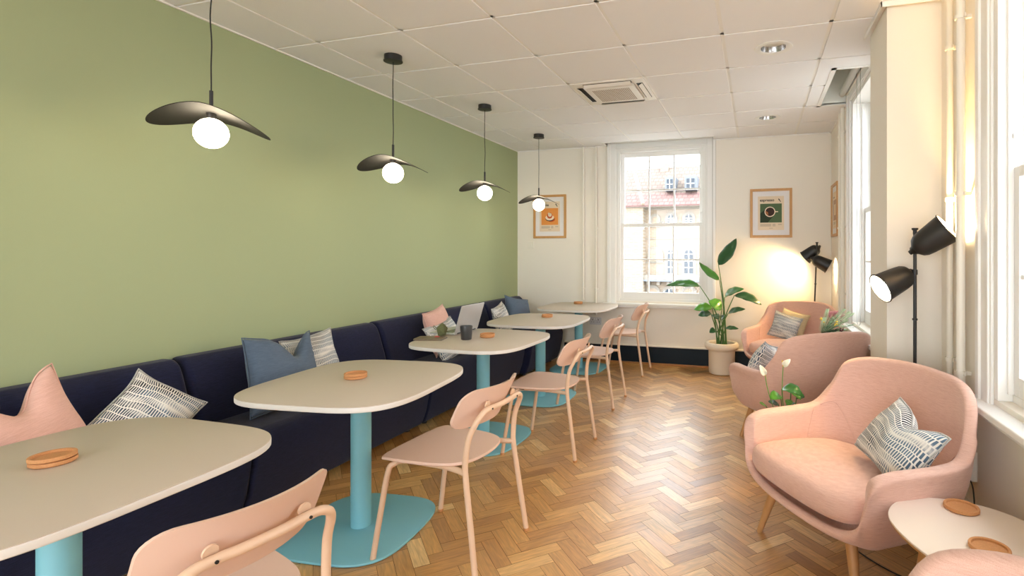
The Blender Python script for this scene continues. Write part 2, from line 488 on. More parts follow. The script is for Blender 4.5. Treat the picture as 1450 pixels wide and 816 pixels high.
# ---- walls
b = MB(); b.box(XL-.12, XL, YB, YF+.12, -.1, H+.4); struct(b.build('wall_left', M['green'], smooth=False))
W1 = (-1.63, -.565, .74, 2.56)      # far window opening x0 x1 z0 z1
b = MB()
b.box(XL, W1[0], YF, YF+.28, -.1, H+.4); b.box(W1[1], XR+.3, YF, YF+.28, -.1, H+.4)
b.box(W1[0], W1[1], YF, YF+.28, -.1, W1[2]); b.box(W1[0], W1[1], YF, YF+.28, W1[3], H+.4)
struct(b.build('wall_far', M['cream'], smooth=False))
W2 = (3.80, 4.86, .74, 2.60)        # y0 y1 z0 z1
W3 = (1.38, 2.44, .74, 2.52)
b = MB()
b.box(XR, XR+.3, W2[1], YF, -.1, H+.4); b.box(XR, XR+.3, 3.476, W2[0], -.1, H+.4)
b.box(XR, XR+.3, W2[0], W2[1], -.1, W2[2]); b.box(XR, XR+.3, W2[0], W2[1], W2[3], H+.4)
b.box(XP, XR+.3, 3.06, 3.476, -.1, H+.4)
b.box(XN, XN+.3, W3[1], 3.06, -.1, H+.4); b.box(XN, XN+.3, YB, W3[0], -.1, H+.4)
for w_ in (W3,):
    b.box(XN, XN+.3, w_[0], w_[1], -.1, w_[2]); b.box(XN, XN+.3, w_[0], w_[1], w_[3], H+.4)
struct(b.build('wall_right', M['cream'], smooth=False))

# ---- ceiling : tiles, grid, recesses
REC2 = (.535, XR, 4.04, 5.0); REC1 = (-1.74, -.475, 5.97, YF)
AC = (-1.4, -.8, 3.803, 4.403)
GX = [-2.6+.6*i for i in range(-1, 8)]; GY = [3.803+.6*j for j in range(-13, 6)]
def sub_rect(r, h):
    """rectangle r minus hole h -> list of rectangles"""
    x0, x1, y0, y1 = r; a0, a1, b0, b1 = h
    if a1 <= x0 or a0 >= x1 or b1 <= y0 or b0 >= y1: return [r]
    out = []
    if a0 > x0: out.append((x0, a0, y0, y1)); x0 = a0
    if a1 < x1: out.append((a1, x1, y0, y1)); x1 = a1
    if b0 > y0: out.append((x0, x1, y0, b0))
    if b1 < y1: out.append((x0, x1, b1, y1))
    return out
DL = [(.098, 3.502), (.096, 5.293)]
tiles = MB(); g = .011
def xmax_at(y): return XN if y < 3.06 else XR
rects = []
for i in range(len(GX)-1):
    for j in range(len(GY)-1):
        x0, x1, y0, y1 = GX[i]+g, GX[i+1]-g, GY[j]+g, GY[j+1]-g
        x0 = max(x0, XL); x1 = min(x1, XN); y0 = max(y0, YB); y1 = min(y1, YF)
        if x1-x0 < .01 or y1-y0 < .01: continue
        if abs(x0-AC[0]) < .05 and abs(y0-AC[2]) < .05: continue
        rr = [(x0, x1, y0, y1)]
        for h in (REC2, REC1, (XP, XN, 3.06, 3.476), (XR, XN, 3.476, YF)):
            rr = [q for r in rr for q in sub_rect(r, h)]
        for (x, y) in DL:
            rr2 = []
            for r in rr:
                if r[0] < x < r[1] and r[2] < y < r[3]: rr2 += sub_rect(r, (x-.075, x+.075, y-.075, y+.075))
                else: rr2.append(r)
            rr = rr2
        rects += rr
for r in rects:
    if r[1]-r[0] > .004 and r[3]-r[2] > .004: tiles.box(r[0], r[1], r[2], r[3], H-.003, H+.02)
ceil_o = struct(tiles.build('ceiling', M['tile'], smooth=False))
gridb = MB()
def gridrect(r):
    rr = [r]
    for h in (REC2, REC1, (XP, XN, 3.06, 3.476), (XR, XN+.1, 3.476, YF+.1)):
        rr = [q for t in rr for q in sub_rect(t, h)]
    for q in rr:
        if q[1]-q[0] > .003 and q[3]-q[2] > .003: gridb.box(q[0], q[1], q[2], q[3], H+.003, H+.012)
for x in GX:
    if XL < x < XN: gridrect((x-.0125, x+.0125, YB, YF))
for y in GY:
    if YB < y < YF: gridrect((XL, XN, y-.0125, y+.0125))
gridb.build('ceiling_grid', M['grid'], ceil_o, smooth=False)
# slab above
b = MB(); b.box(XL-.12, XN+.3, YB, YF+.28, H+.4, H+.5)
b.box(XL, REC2[0]-.01, YB, REC1[2]-.01, H+.03, H+.05); b.box(XL, REC1[0]-.01, REC1[2]-.01, YF, H+.03, H+.05); b.box(REC1[1]+.01, XN, REC2[3]+.02, YF, H+.03, H+.05)
b.box(REC2[0]-.01, XN, YB, REC2[2]-.02, H+.03, H+.05)
b.build('ceiling_slab', M['void'], ceil_o, smooth=False)
# recess linings and edge trims
b = MB()
def well(x0, x1, y0, y1, skip=()):
    t = .012; z0 = H-.004; z1 = H+.4
    if 'x0' not in skip: b.box(x0-t, x0, y0-t, y1+t, z0, z1)
    if 'x1' not in skip: b.box(x1, x1+t, y0-t, y1+t, z0, z1)
    if 'y0' not in skip: b.box(x0-t, x1+t, y0-t, y0, z0, z1)
    if 'y1' not in skip: b.box(x0-t, x1+t, y1, y1+t, z0, z1)
well(REC2[0], REC2[1]-.001, REC2[2], REC2[3], ('x1',)); well(*REC1, ('y1',))
b.build('ceiling_recess_lining', M['void'], ceil_o, smooth=False)
b = MB()
z0, z1 = H-.008, H-.002
def rim(x0, x1, y0, y1): b.box(x0, x1, y0, y1, z0, z1)
rim(REC2[0]-.03, REC2[0]+.002, REC2[2]-.03, REC2[3]+.03); rim(REC2[0]-.03, XR, REC2[2]-.03, REC2[2]); rim(REC2[0]-.03, XR, REC2[3], REC2[3]+.03)
rim(REC1[0]-.02, REC1[1]+.02, REC1[2]-.02, REC1[2]); rim(REC1[0]-.02, REC1[0], REC1[2], YF); rim(REC1[1], REC1[1]+.02, REC1[2], YF)
struct(b.build('trim_1', M['white'], smooth=False))
b = MB()   # perimeter angle
b.box(XL, XL+.012, YB, YF, H-.012, H-.004); b.box(XL, REC1[0]-.02, YF-.014, YF, H-.014, H-.004); b.box(REC1[1]+.02, XR, YF-.014, YF, H-.014, H-.004)
b.box(XR-.014, XR, REC2[3]+.03, YF, H-.014, H-.004); b.box(XR-.014, XR, 3.476, REC2[2]-.03, H-.014, H-.004)
struct(b.build('trim_2', M['grid'], smooth=False))
b = MB()   # pelmet strip round the pier
b.box(XP-.035, XP-.03, 3.02, 3.476, H-.03, H-.003); b.box(XP-.03, XP, 3.03, 3.476, H-.008, H-.003)
b.box(XP-.035, XN, 3.02, 3.025, H-.03, H-.003); b.box(XP-.03, XN, 3.025, 3.06, H-.008, H-.003)
struct(b.build('trim_3', M['white'], smooth=False))
# skirtings
def skirt(name, segs):
    b = MB()
    for (x0, x1, y0, y1) in segs:
        b.box(x0, x1, y0, y1, 0, .205, 0)
        dx = .004 if x1-x0 < y1-y0 else 0; dy = .004 if not dx else 0
        b.box(x0-dx, x1+dx, y0-dy, y1+dy, .205, .222, 1)
        if y1-y0 < .05: b.box(x0, x1, y0-.018, y0, 0, .018, 2)
        else: b.box(x0-.018, x0, y0, y1, 0, .018, 2)
    o = b.build(name, [M['navyskirt'], M['cream'], M['bead']], smooth=False, bevel=.003)
    return struct(o)
skirt('baseboard_far', [(-2.3, XR, YF-.018, YF)])
skirt('baseboard_right', [(XR-.018, XR, 3.476, YF-.02), (XN-.018, XN, YB, 3.04), (XP-.018, XP, 3.04, 3.476), (XP-.018, XN, 3.04, 3.06)])

# ------------------------------------------------------------------ windows
def window(name, loc, rz, w, z0, z1, depth=.06, arch=.11, horns=.06):
    """sash window; local x along the wall, +y outwards, opening 0..w"""
    root = bpy.data.objects.new(name, None); COL.objects.link(root); root.location = loc; root.rotation_euler = (0, 0, rz)
    struct(root)
    b = MB()
    # moulded architrave in three steps
    top = min(z1+arch, 2.74)
    for (o0, o1, p) in ((0, arch, .012), (.012, arch-.02, .020), (arch-.035, arch, .030)):
        b.box(-o1, -o0, -p, 0, z0-.03, z1+o1); b.box(w+o0, w+o1, -p, 0, z0-.03, z1+o1); b.box(-o0, w+o0, -p, 0, z1+o0, z1+o1)
    b.build('architrave', M['white'], root, smooth=False, bevel=.004)
    b = MB()
    t = .03
    b.box(0, t, 0, .26, z0, z1); b.box(w-t, w, 0, .26, z0, z1); b.box(t, w-t, 0, .26, z1-t, z1); b.box(t, w-t, depth, .30, z0-.02, z0+.03)
    # staff beads
    b.box(t, t+.014, depth-.02, depth, z0+.03, z1-t); b.box(w-t-.014, w-t, depth-.02, depth, z0+.03, z1-t)
    b.build('lining', M['white'], root, smooth=False, bevel=.003)
    b = MB()
    b.box(-arch-.05, w+arch+.05, -.075, depth, z0-.05, z0-.022); b.box(-arch-.03, w+arch+.03, -.05, 0, z0-.075, z0-.05)
    b.build('sill', M['white'], root, smooth=False, bevel=.005)
    zi0 = z0+.03; zi1 = z1-t; mid = (zi0+zi1)/2 - .0
    def sash(nm, ya, yb, za, zb, bot, topr):
        s = .05
        b = MB()
        b.box(t, t+s, ya, yb, za, zb); b.box(w-t-s, w-t, ya, yb, za, zb)
        b.box(t+s, w-t-s, ya, yb, za, za+bot); b.box(t+s, w-t-s, ya, yb, zb-topr, zb)
        gx0, gx1, gz0, gz1 = t+s, w-t-s, za+bot, zb-topr
        for k in (1, 2):
            x = gx0+(gx1-gx0)*k/3; b.box(x-.009, x+.009, ya+.006, yb-.006, gz0, gz1)
        zc = (gz0+gz1)/2
        for k in range(3):
            a0 = gx0+(gx1-gx0)*k/3+(.009 if k else 0); a1 = gx0+(gx1-gx0)*(k+1)/3-(.009 if k < 2 else 0)
            b.box(a0, a1, ya+.006, yb-.006, zc-.009, zc+.009)
        so = b.build(nm, M['white'], root, smooth=False, bevel=.003)
        q = MB(); q.box(gx0, gx1, (ya+yb)/2-.002, (ya+yb)/2+.002, gz0, gz1)
        q.build('pane', M['glass'], so, smooth=False)
        return so
    sash('lower_sash', depth, depth+.045, zi0, mid+.02, .075, .04)
    u = sash('upper_sash', depth+.05, depth+.095, mid-.02, zi1, .04, .05)
    b = MB(); b.box(w/2-.02, w/2+.02, depth+.01, depth+.05, mid+.02, mid+.035); b.box(w/2-.006, w/2+.03, depth+.02, depth+.032, mid+.035, mid+.045)
    b.build('sash_lock', M['white'], root, smooth=False, bevel=.002)
    for k in (.08, .92):
        b = MB(); b.lathe([(.001, -.012), (.008, -.012), (.008, 0), (.011, 0), (.011, .004)], 10, M=Matrix.Translation((w*k-(.04 if k < .5 else -.04), depth-.002, mid+.12 if 0 else mid+.14)) @ Matrix.Rotation(PI/2, 4, 'X'))
        b.build('sash_stop', M['white'], root)
    return root
window('window_1', (W1[0], YF, 0), 0, W1[1]-W1[0], W1[2], W1[3], depth=.03)
window('window_2', (XR, W2[1], 0), -PI/2, W2[1]-W2[0], W2[2], W2[3], depth=.09, arch=.11)
for k_, w_ in ((3, W3),):
    window('window_%d' % k_, (XN, w_[1], 0), -PI/2, w_[1]-w_[0], w_[2], w_[3], depth=.05, arch=.11)

# ------------------------------------------------------------------ pipes and electrics
def pipe(x, y, z0, z1, r, clips, wall, label, bend=None):
    t = thing('wall_pipe', label, 'pipe', (x, y, z0), group=None)
    b = MB(); b.tube([(0, 0, 0), (0, 0, z1-z0)], r, 16); b.build('tube', M['pipe'], t)
    for z in clips:
        b = MB(); zz = z-z0
        b.lathe([(r+.0005, zz-.009), (r+.005, zz-.009), (r+.006, zz), (r+.005, zz+.009), (r+.0005, zz+.009)], 16)
        if wall == 'far':
            b.box(-r-.014, r+.014, r*.2, r*.2+.006, zz-.008, zz+.008); b.box(-.008, .008, r, YF-y, zz-.008, zz+.008)
        else:
            b.box(r*.2, r*.2+.006, -r-.014, r+.014, zz-.008, zz+.008); b.box(r, (XR if wall == 'mid' else XN)-x, -.008, .008, zz-.008, zz+.008)
        b.build('clip', M['pipe'], t)
    return t
pipe(-2.046, YF-.03, .74, H-.005, .013, (.88, 1.62, 2.36), 'far', 'slim painted vertical pipe on the far wall, left of its pair beside the orange poster')
pipe(-1.882, YF-.03, .56, H-.005, .013, (.88, 1.62, 2.36), 'far', 'slim painted vertical pipe on the far wall running down to the grey double socket')
pipe(XR-.03, 5.33, .74, H-.005, .014, (.95, 1.55, 2.4), 'mid', 'slim painted vertical pipe on the right wall nearest the small framed print')
pipe(XR-.035, 5.12, .74, H-.005, .017, (.95, 1.55, 2.4), 'mid', 'painted vertical pipe on the right wall beside the architrave of the farther window')
pipe(XN-.035, 2.83, .47, H-.005, .014, (.82, 1.57, 2.28), 'near', 'thinner painted vertical pipe in the corner between the wall pier and the near window')
pipe(XN-.04, 2.675, .47, H-.005, .018, (.79, 1.58, 2.36), 'near', 'thicker painted vertical pipe beside the near window architrave, ending in a square box')
b = MB(); b.box(XN-.075, XN, 2.60, 2.90, .34, .47)
tag(b.build('pipe_box', M['pipe'], smooth=False, bevel=.004), 'cream painted box at the foot of the two pipes by the near window', 'pipe box')
t = thing('light_switch', 'small cream switch plate below the orange coffee poster', 'light switch', (-2.757, YF, 1.42))
b = MB(); b.box(-.043, .043, -.009, 0, -.043, .043); b.build('plate', M['pipe'], t, smooth=False, bevel=.003)
b = MB(); b.box(-.012, .012, -.013, -.009, -.018, .018); b.build('rocker', M['pipe'], t, smooth=False, bevel=.002)
t = thing('double_socket', 'grey double wall socket under the far window beside the end table', 'socket', (-1.895, YF, .485))
b = MB(); b.box(-.075, .075, -.012, 0, -.045, .045); b.build('plate', M['socket'], t, smooth=False, bevel=.003)
for s in (-1, 1):
    b = MB(); b.box(s*.036-.004, s*.036+.004, -.0135, -.0115, .008, .022); b.box(s*.036-.018, s*.036-.008, -.0135, -.0115, -.016, -.010); b.box(s*.036+.008, s*.036+.018, -.0135, -.0115, -.016, -.010)
    b.build('socket_outlet', M['sockd'], t, smooth=False)
for s in (-1, 1):
    b = MB(); b.box(s*.012-.006, s*.012+.006, -.017, -.012, .016, .034); b.build('rocker', M['white'], t, smooth=False, bevel=.001)

# AC cassette
t = thing('air_conditioning_cassette', 'square white air conditioning cassette set in the ceiling tiles', 'air conditioner', (-1.1, 4.103, H))
b = MB(); b.box(-.29, .29, -.29, .29, -.008, .012); b.build('outer_panel', M['ac'], t, smooth=False, bevel=.004)
b = MB(); b.box(-.2, .2, -.2, .2, -.026, -.008); b.build('centre_panel', M['ac'], t, smooth=False, bevel=.006)
b = MB()
for i in range(21):
    for j in range(14):
        x = -.145+.29*i/20; y = -.145+.29*j/13
        b.box(x-.0045, x+.0045, y-.007, y+.007, -.0272, -.0262)
b.build('grille', M['greyink'], t, smooth=False)
for k in range(4):
    a = k*PI/2; Mr = Matrix.Rotation(a, 4, 'Z')
    q = MB(); q.box(-.19, .19, -.265, -.215, -.0095, -.0083)
    q.v = [tuple(Mr @ Vector(p)) for p in q.v]; s_ = q.build('air_slot', M['acdark'], t, smooth=False)
    q = MB(); q.add([(-.185, -.262, -.012), (.185, -.262, -.012), (.185, -.236, -.03), (-.185, -.236, -.03), (-.185, -.259, -.010), (.185, -.259, -.010), (.185, -.233, -.028), (-.185, -.233, -.028)],
          [(0,1,2,3),(7,6,5,4),(0,4,5,1),(1,5,6,2),(2,6,7,3),(3,7,4,0)])
    q.v = [tuple(Mr @ Vector(p)) for p in q.v]; q.build('louvre', M['ac'], t, smooth=False)
for k, (x, y) in enumerate(DL):
    t = thing('recessed_downlight', ['recessed round downlight with silver reflector, nearer the camera in the ceiling', 'recessed round downlight with silver reflector, nearer the far wall'][k], 'ceiling light', (x, y, H), group='recessed downlights')
    b = MB(); n = 40
    b.lathe([(.118, -.0035), (.116, -.007), (.085, -.009), (.078, -.004), (.078, .0)], n); b.build('bezel', M['white'], t)
    b = MB(); b.lathe([(.0775, -.004), (.070, .03), (.052, .08), (.05, .12), (.001, .12)], n); b.build('reflector', M['alum'], t)
    b = MB(); b.lathe([(.001, .075), (.02, .078), (.03, .095), (.03, .118)], 20); b.build('bulb', M['white'], t)

# ------------------------------------------------------------------ pendants
def pendant(i, y, ang, label):
    t = thing('pendant_lamp', label, 'pendant lamp', (-2.3, y, H-.003), group='black pendant lamps over the tables')
    a = math.radians(ang)
    b = MB(); b.lathe([(.001, 0), (.056, 0), (.056, -.034), (.060, -.034), (.060, -.040), (.054, -.042), (.001, -.042)], 36); b.build('ceiling_rose', M['black'], t)
    zt = 2.035-H; za = 1.938-H; zg = 1.848-H
    pts = [(0, 0, -.04)]
    wob = .004 if i != 3 else .0008
    for k in range(1, 20):
        s = k/20; pts.append((wob*math.sin(s*9+i)*math.sin(PI*s), wob*math.sin(s*13+i*2)*math.sin(PI*s), -.04+(zt+.04)*s))
    pts.append((0, 0, zt)); b = MB(); b.tube(pts, .0028, 8); b.build('flex', M['cord'], t)
    b = MB(); b.tube([(0, 0, zt), (0, 0, za-.012)], .0075, 14); b.lathe([(.001, za-.026), (.018, za-.026), (.02, za-.002), (.001, za)], 20); b.build('stem', M['black'], t)
    # shade: disc bent over one axis, wings drooping
    NR, NA = 14, 64; vs = []; fs = []
    def pt(r, th, off):
        x = r*.222*math.cos(th); y_ = r*.19*math.sin(th)
        s = x/.222
        z = -.088*abs(s)**1.7*(1-.12*s*s) - (.016*s if i == 0 else .006*s)
        X = x*math.cos(a)-y_*math.sin(a); Y = x*math.sin(a)+y_*math.cos(a)
        return (X, Y, za+z+off)
    for off in (.0, -.003):
        base = len(vs); vs.append(pt(0, 0, off))
        for r in range(1, NR+1):
            for k in range(NA): vs.append(pt(r/NR, 2*PI*k/NA, off))
        for k in range(NA):
            l = (k+1) % NA
            fs.append((base, base+1+k, base+1+l))
            for r in range(NR-1):
                q = base+1+r*NA; fs.append((q+k, q+NA+k, q+NA+l, q+l))
    q1 = 1+(NR-1)*NA; q2 = 1+NR*NA+q1
    for k in range(NA):
        l = (k+1) % NA; fs.append((q1+k, q2+k, q2+l, q1+l))
    b = MB(); b.add(vs, fs); b.build('shade', M['shade_in'], t, angle=60)
    b = MB()
    R = .0655; prof = [(max(.0005, R*math.sin(PI*k/24)), R*math.cos(PI*k/24)) for k in range(25)]
    b.lathe([(r, z+zg) for r, z in prof], 40); b.build('glass_globe', M['globe'], t)
for i, (y, ang, lab) in enumerate([
        (1.717, 41, 'black folded-disc pendant with glowing globe, nearest the camera and largest in view'),
        (2.92, 18, 'black folded-disc pendant with glowing globe, second from the camera'),
        (4.135, 14, 'black folded-disc pendant with glowing globe, third from the camera, before the green wall end'),
        (5.33, 12, 'black folded-disc pendant with glowing globe hanging in front of the orange poster')]):
    pendant(i, y, ang, lab)

# ------------------------------------------------------------------ banquette
def sofa(y0, y1, label, xf=-2.335):
    t = thing('banquette_sofa', label, 'sofa', (XL+.005, (y0+y1)/2, 0), group='navy banquette units along the green wall')
    L = (y1-y0)/2-.002; X0 = XL+.005
    def prism(prof, y0, y1):
        b = MB(); n = len(prof)
        b.add([(x-X0, y0, z) for x, z in prof] + [(x-X0, y1, z) for x, z in prof],
              [(i, (i+1) % n, n+(i+1) % n, n+i) for i in range(n)] + [tuple(range(n))[::-1], tuple(range(n, 2*n))])
        return b
    prof = [(X0, .03), (xf-.075, .03), (xf-.035, .14), (xf-.008, .27), (xf, .35), (xf-.012, .41), (xf-.05, .437), (X0, .437)]
    o = prism(prof, -L, L).build('seat', M['navy'], t, bevel=.022, seg=4)
    prof = [(X0+.002, .40), (-2.70, .40), (-2.735, .55), (-2.785, .70), (-2.81, .755), (-2.85, .778), (X0+.002, .778)]
    o = prism(prof, -L+.001, L-.001).build('backrest', M['navy'], t, bevel=.035, seg=4)
    for sx in (.08, xf-.14-X0):
        for sy in (-L+.1, L-.1):
            b = MB(); b.lathe([(.02, 0), (.022, .032)], 14, c=(sx, sy, 0), capbot=True, captop=True); b.build('foot', M['black'], t)
sofa(.53, 1.955, 'navy banquette unit nearest the camera, holding the large pink cushion')
sofa(1.957, 3.40, 'navy banquette unit second from the camera, holding the big slate blue cushion')
sofa(3.402, 5.07, 'navy banquette unit behind the open laptop, holding the small pink cushion')
sofa(5.072, 6.02, 'short navy banquette unit at the far end against the far wall', xf=-2.27)

# ------------------------------------------------------------------ cushions
def cushion_mesh(w, h, th, chop=0, crumple=.0, seed=0, chopx=.0, piping=True, lean=0):
    """cushion standing in the xz plane, bottom edge at z=0, thickness along y"""
    n = 26; vs = []; fs = []; uv = []
    for side in (1, -1):
        for j in range(n+1):
            for i in range(n+1):
                a = -1+2*i/n; c = -1+2*j/n
                # pinched sides, pointed corners
                px = a*(1-.10*(1-abs(a))*0-.09*(1-c*c)*abs(a)) * w/2
                pz = c*(1-.09*(1-a*a)*abs(c)) * h/2
                f = max(0, (1-a**2))**.5*max(0, (1-c**2))**.5
                y = side*th/2*f**.85
                if chop:
                    d = math.exp(-((a-chopx)/.36)**2)*max(0, (c+1)/2)**2.4
                    pz -= d*chop
                    y *= 1-.35*math.exp(-((a-chopx)/.3)**2)*max(0, c)
                    y += -.10*th*d
                    px *= 1-.08*((c+1)/2)**2
                if crumple:
                    q = noise.noise(Vector((px*9+seed*7, pz*9, side*.3)))
                    q2 = noise.noise(Vector((px*26+seed*3, pz*22, side)))
                    y += side*(crumple*q + crumple*.4*q2)*min(1, f*3)
                    pz += crumple*.7*noise.noise(Vector((px*6, pz*6, seed+9)))
                    px += crumple*.7*noise.noise(Vector((px*6+40, pz*6, seed)))
                vs.append((px, y, pz+h/2)); uv.append((a*w/2+side*.7, c*h/2))
        base = 0 if side == 1 else (n+1)**2
        for j in range(n):
            for i in range(n):
                k = base+j*(n+1)+i
                f = (k, k+1, k+n+2, k+n+1)
                fs.append(f if side == -1 else f[::-1])
    return vs, fs, uv, n

def cushion(name, label, loc, rz, w, h, th, m, tilt=0, roll=0, chop=0, crumple=.006, seed=0, chopx=0, group=None):
    vs, fs, uv, n = cushion_mesh(w, h, th, chop, crumple, seed, chopx)
    b = MB(); b.add(vs, fs)
    o = b.build(name, m, None, angle=180, fixn=False)
    me = o.data; ul = me.uv_layers.new(name='UVMap')
    for li, lp in enumerate(me.loops): ul.data[li].uv = uv[lp.vertex_index]
    bm = bmesh.new(); bm.from_mesh(me); bmesh.ops.remove_doubles(bm, verts=bm.verts, dist=.0006); bmesh.ops.recalc_face_normals(bm, faces=bm.faces); bm.to_mesh(me); bm.free()
    me.polygons.foreach_set('use_smooth', [True]*len(me.polygons))
    sb = o.modifiers.new('sub', 'SUBSURF'); sb.levels = 1; sb.render_levels = 1
    Mx = Matrix.Translation(loc) @ Matrix.Rotation(rz, 4, 'Z') @ Matrix.Rotation(tilt, 4, 'X') @ Matrix.Rotation(roll, 4, 'Y')
    o.matrix_world = Mx
    tag(o, label, 'cushion', group)
    # piped seam as a part
    p = MB(); ring = []
    k = n+1
    idx = [i for i in range(k)] + [j*k+n for j in range(1, k)] + [n*k+i for i in range(n-1, -1, -1)] + [j*k for j in range(n-1, 0, -1)]
    ring = [vs[i] for i in idx]
    p.tube(ring, .0035, 6, closed=True)
    so = p.build('seam', m if m is not M['stripe'] else M['stripe'], o, angle=180)
    if m is M['stripe']: so.data.uv_layers.new(name='UVMap')
    return o
D = math.radians
# rotation pi/2 : width along y, front (-y local) faces +x
def bench(label, y, x, w, h, th, m, z=.44, tilt=-16, roll=0, yaw=0, **k):
    return cushion('cushion', label, (x, y, z), PI/2+D(yaw), w, h, th, m, tilt=D(tilt), roll=D(roll), **k)
bench('large pink linen cushion with a dented top on the nearest banquette unit', 1.26, -2.55, .47, .42, .17, M['pinkc'], chop=.12, roll=-13, yaw=4, seed=1, chopx=.2)
bench('charcoal and white dashed cushion leaning beside the large pink cushion', 1.51, -2.53, .31, .31, .13, M['stripe'], roll=42, yaw=-18, crumple=.014, seed=2, tilt=-24, z=.50)
bench('big slate blue linen cushion with a dented top and two pointed corners', 2.325, -2.52, .45, .43, .17, M['blue'], chop=.13, yaw=-4, roll=2, seed=3, chopx=.3)
bench('dashed black and white cushion tucked behind the big slate blue cushion', 2.66, -2.62, .40, .38, .12, M['stripe'], roll=-4, seed=4, crumple=.009)
bench('small pink linen cushion standing behind the open laptop', 4.0, -2.60, .40, .39, .15, M['pinkc'], roll=-6, yaw=8, seed=5, z=.46)
bench('dashed black and white cushion leaning against the small pink cushion', 3.93, -2.44, .40, .34, .12, M['stripe'], roll=-10, yaw=-6, seed=6, tilt=-32, crumple=.01)
bench('dashed cushion beyond the laptop, leaning beside the far slate blue cushion', 5.02, -2.52, .36, .35, .13, M['stripe'], roll=-8, yaw=8, seed=7, crumple=.01, tilt=-18)
bench('slate blue linen cushion at the far end of the banquette', 5.42, -2.56, .42, .39, .15, M['blue'], roll=12, yaw=-10, seed=8, tilt=-18)

# ------------------------------------------------------------------ cafe tables
def super_outline(A, B, n=3.9, k=120):
    pts = []
    for i in range(k):
        a = 2*PI*i/k; c, s_ = math.cos(a), math.sin(a)
        rr = (abs(c)**n+abs(s_)**n)**(-1/n)
        pts.append((A*c*rr, B*s_*rr))
    return pts
TT = .711
def cafe_table(x, y, rz, label):
    t = thing('cafe_table', label, 'table', (x, y, 0), rz, 'pedestal tables along the banquette')
    o = super_outline(.408, .440)
    b = MB(); b.slab(o, TT-.025, TT-.002, .005, seg=4); e = b.build('tabletop_edge', M['edge'], None); e.parent = t
    b = MB(); b.slab(super_outline(.4075, .4395), TT-.003, TT, .0015, seg=2); b.build('tabletop', M['top'], t)
    b = MB(); b.lathe([(.046, .012), (.046, TT-.024)], 40); b.build('pedestal', M['turq'], t, angle=60)
    b = MB(); b.slab(super_outline(.298, .318, 3.4), 0.001, .013, .004, seg=2); b.build('base_plate', M['turq'], t)
    b = MB(); b.slab([(.15*math.cos(2*PI*k/24), .15*math.sin(2*PI*k/24)) for k in range(24)], TT-.03, TT-.022, .001); b.build('mounting_plate', M['black'], t)
    return t
TB = [(-1.87, .97, 0, 'cafe table nearest the camera, cut by the left edge of the photo'),
      (-1.825, 2.085, 6, 'cafe table second from the camera, in front of the big slate blue cushion'),
      (-1.865, 3.33, -2, 'cafe table holding the open laptop and dark mug'),
      (-1.90, 4.44, 1, 'cafe table fourth from the camera, between the laptop table and the far table'),
      (-1.95, 5.66, 0, 'cafe table farthest from the camera, beside the far wall and window')]
for (x, y, r, l) in TB: cafe_table(x, y, D(r), l)

# cork coasters
def coaster_mesh(r=.052, h=.013):
    b = MB(); b.lathe([(.001, 0), (r-.004, 0), (r, .003), (r, h-.002), (r-.001, h), (r-.006, h), (r-.008, h-.001), (r-.009, .006), (.001, .006)], 40)
    return b
cm = coaster_mesh().build('cork_coaster', M['cork'])
first = [True]
def coaster(x, y, z, label, group, tilt=0):
    o = cm if first[0] else cm.copy()
    if not first[0]: COL.objects.link(o)
    first[0] = False
    o.location = (x, y, z); o.rotation_euler = (tilt, tilt*.5, random.uniform(0, 6))
    tag(o, label, 'coaster', group)
where = ['on the cafe table nearest the camera', 'on the second cafe table from the camera', 'beside the dark mug on the laptop table', 'on the fourth cafe table from the camera', 'on the farthest cafe table by the window']
for (x, y), w_ in zip([(-1.955, 1.0), (-1.87, 2.10), (-1.865, 3.39), (-1.90, 4.60), (-2.04, 5.90)], where):
    coaster(x, y, TT+.0002, 'lower of two stacked cork coasters ' + w_, 'stacked cork coasters')
    coaster(x+.003, y-.003, TT+.0137, 'upper of two stacked cork coasters ' + w_, 'stacked cork coasters', tilt=D(1.2) if 'nearest' in w_ else 0)

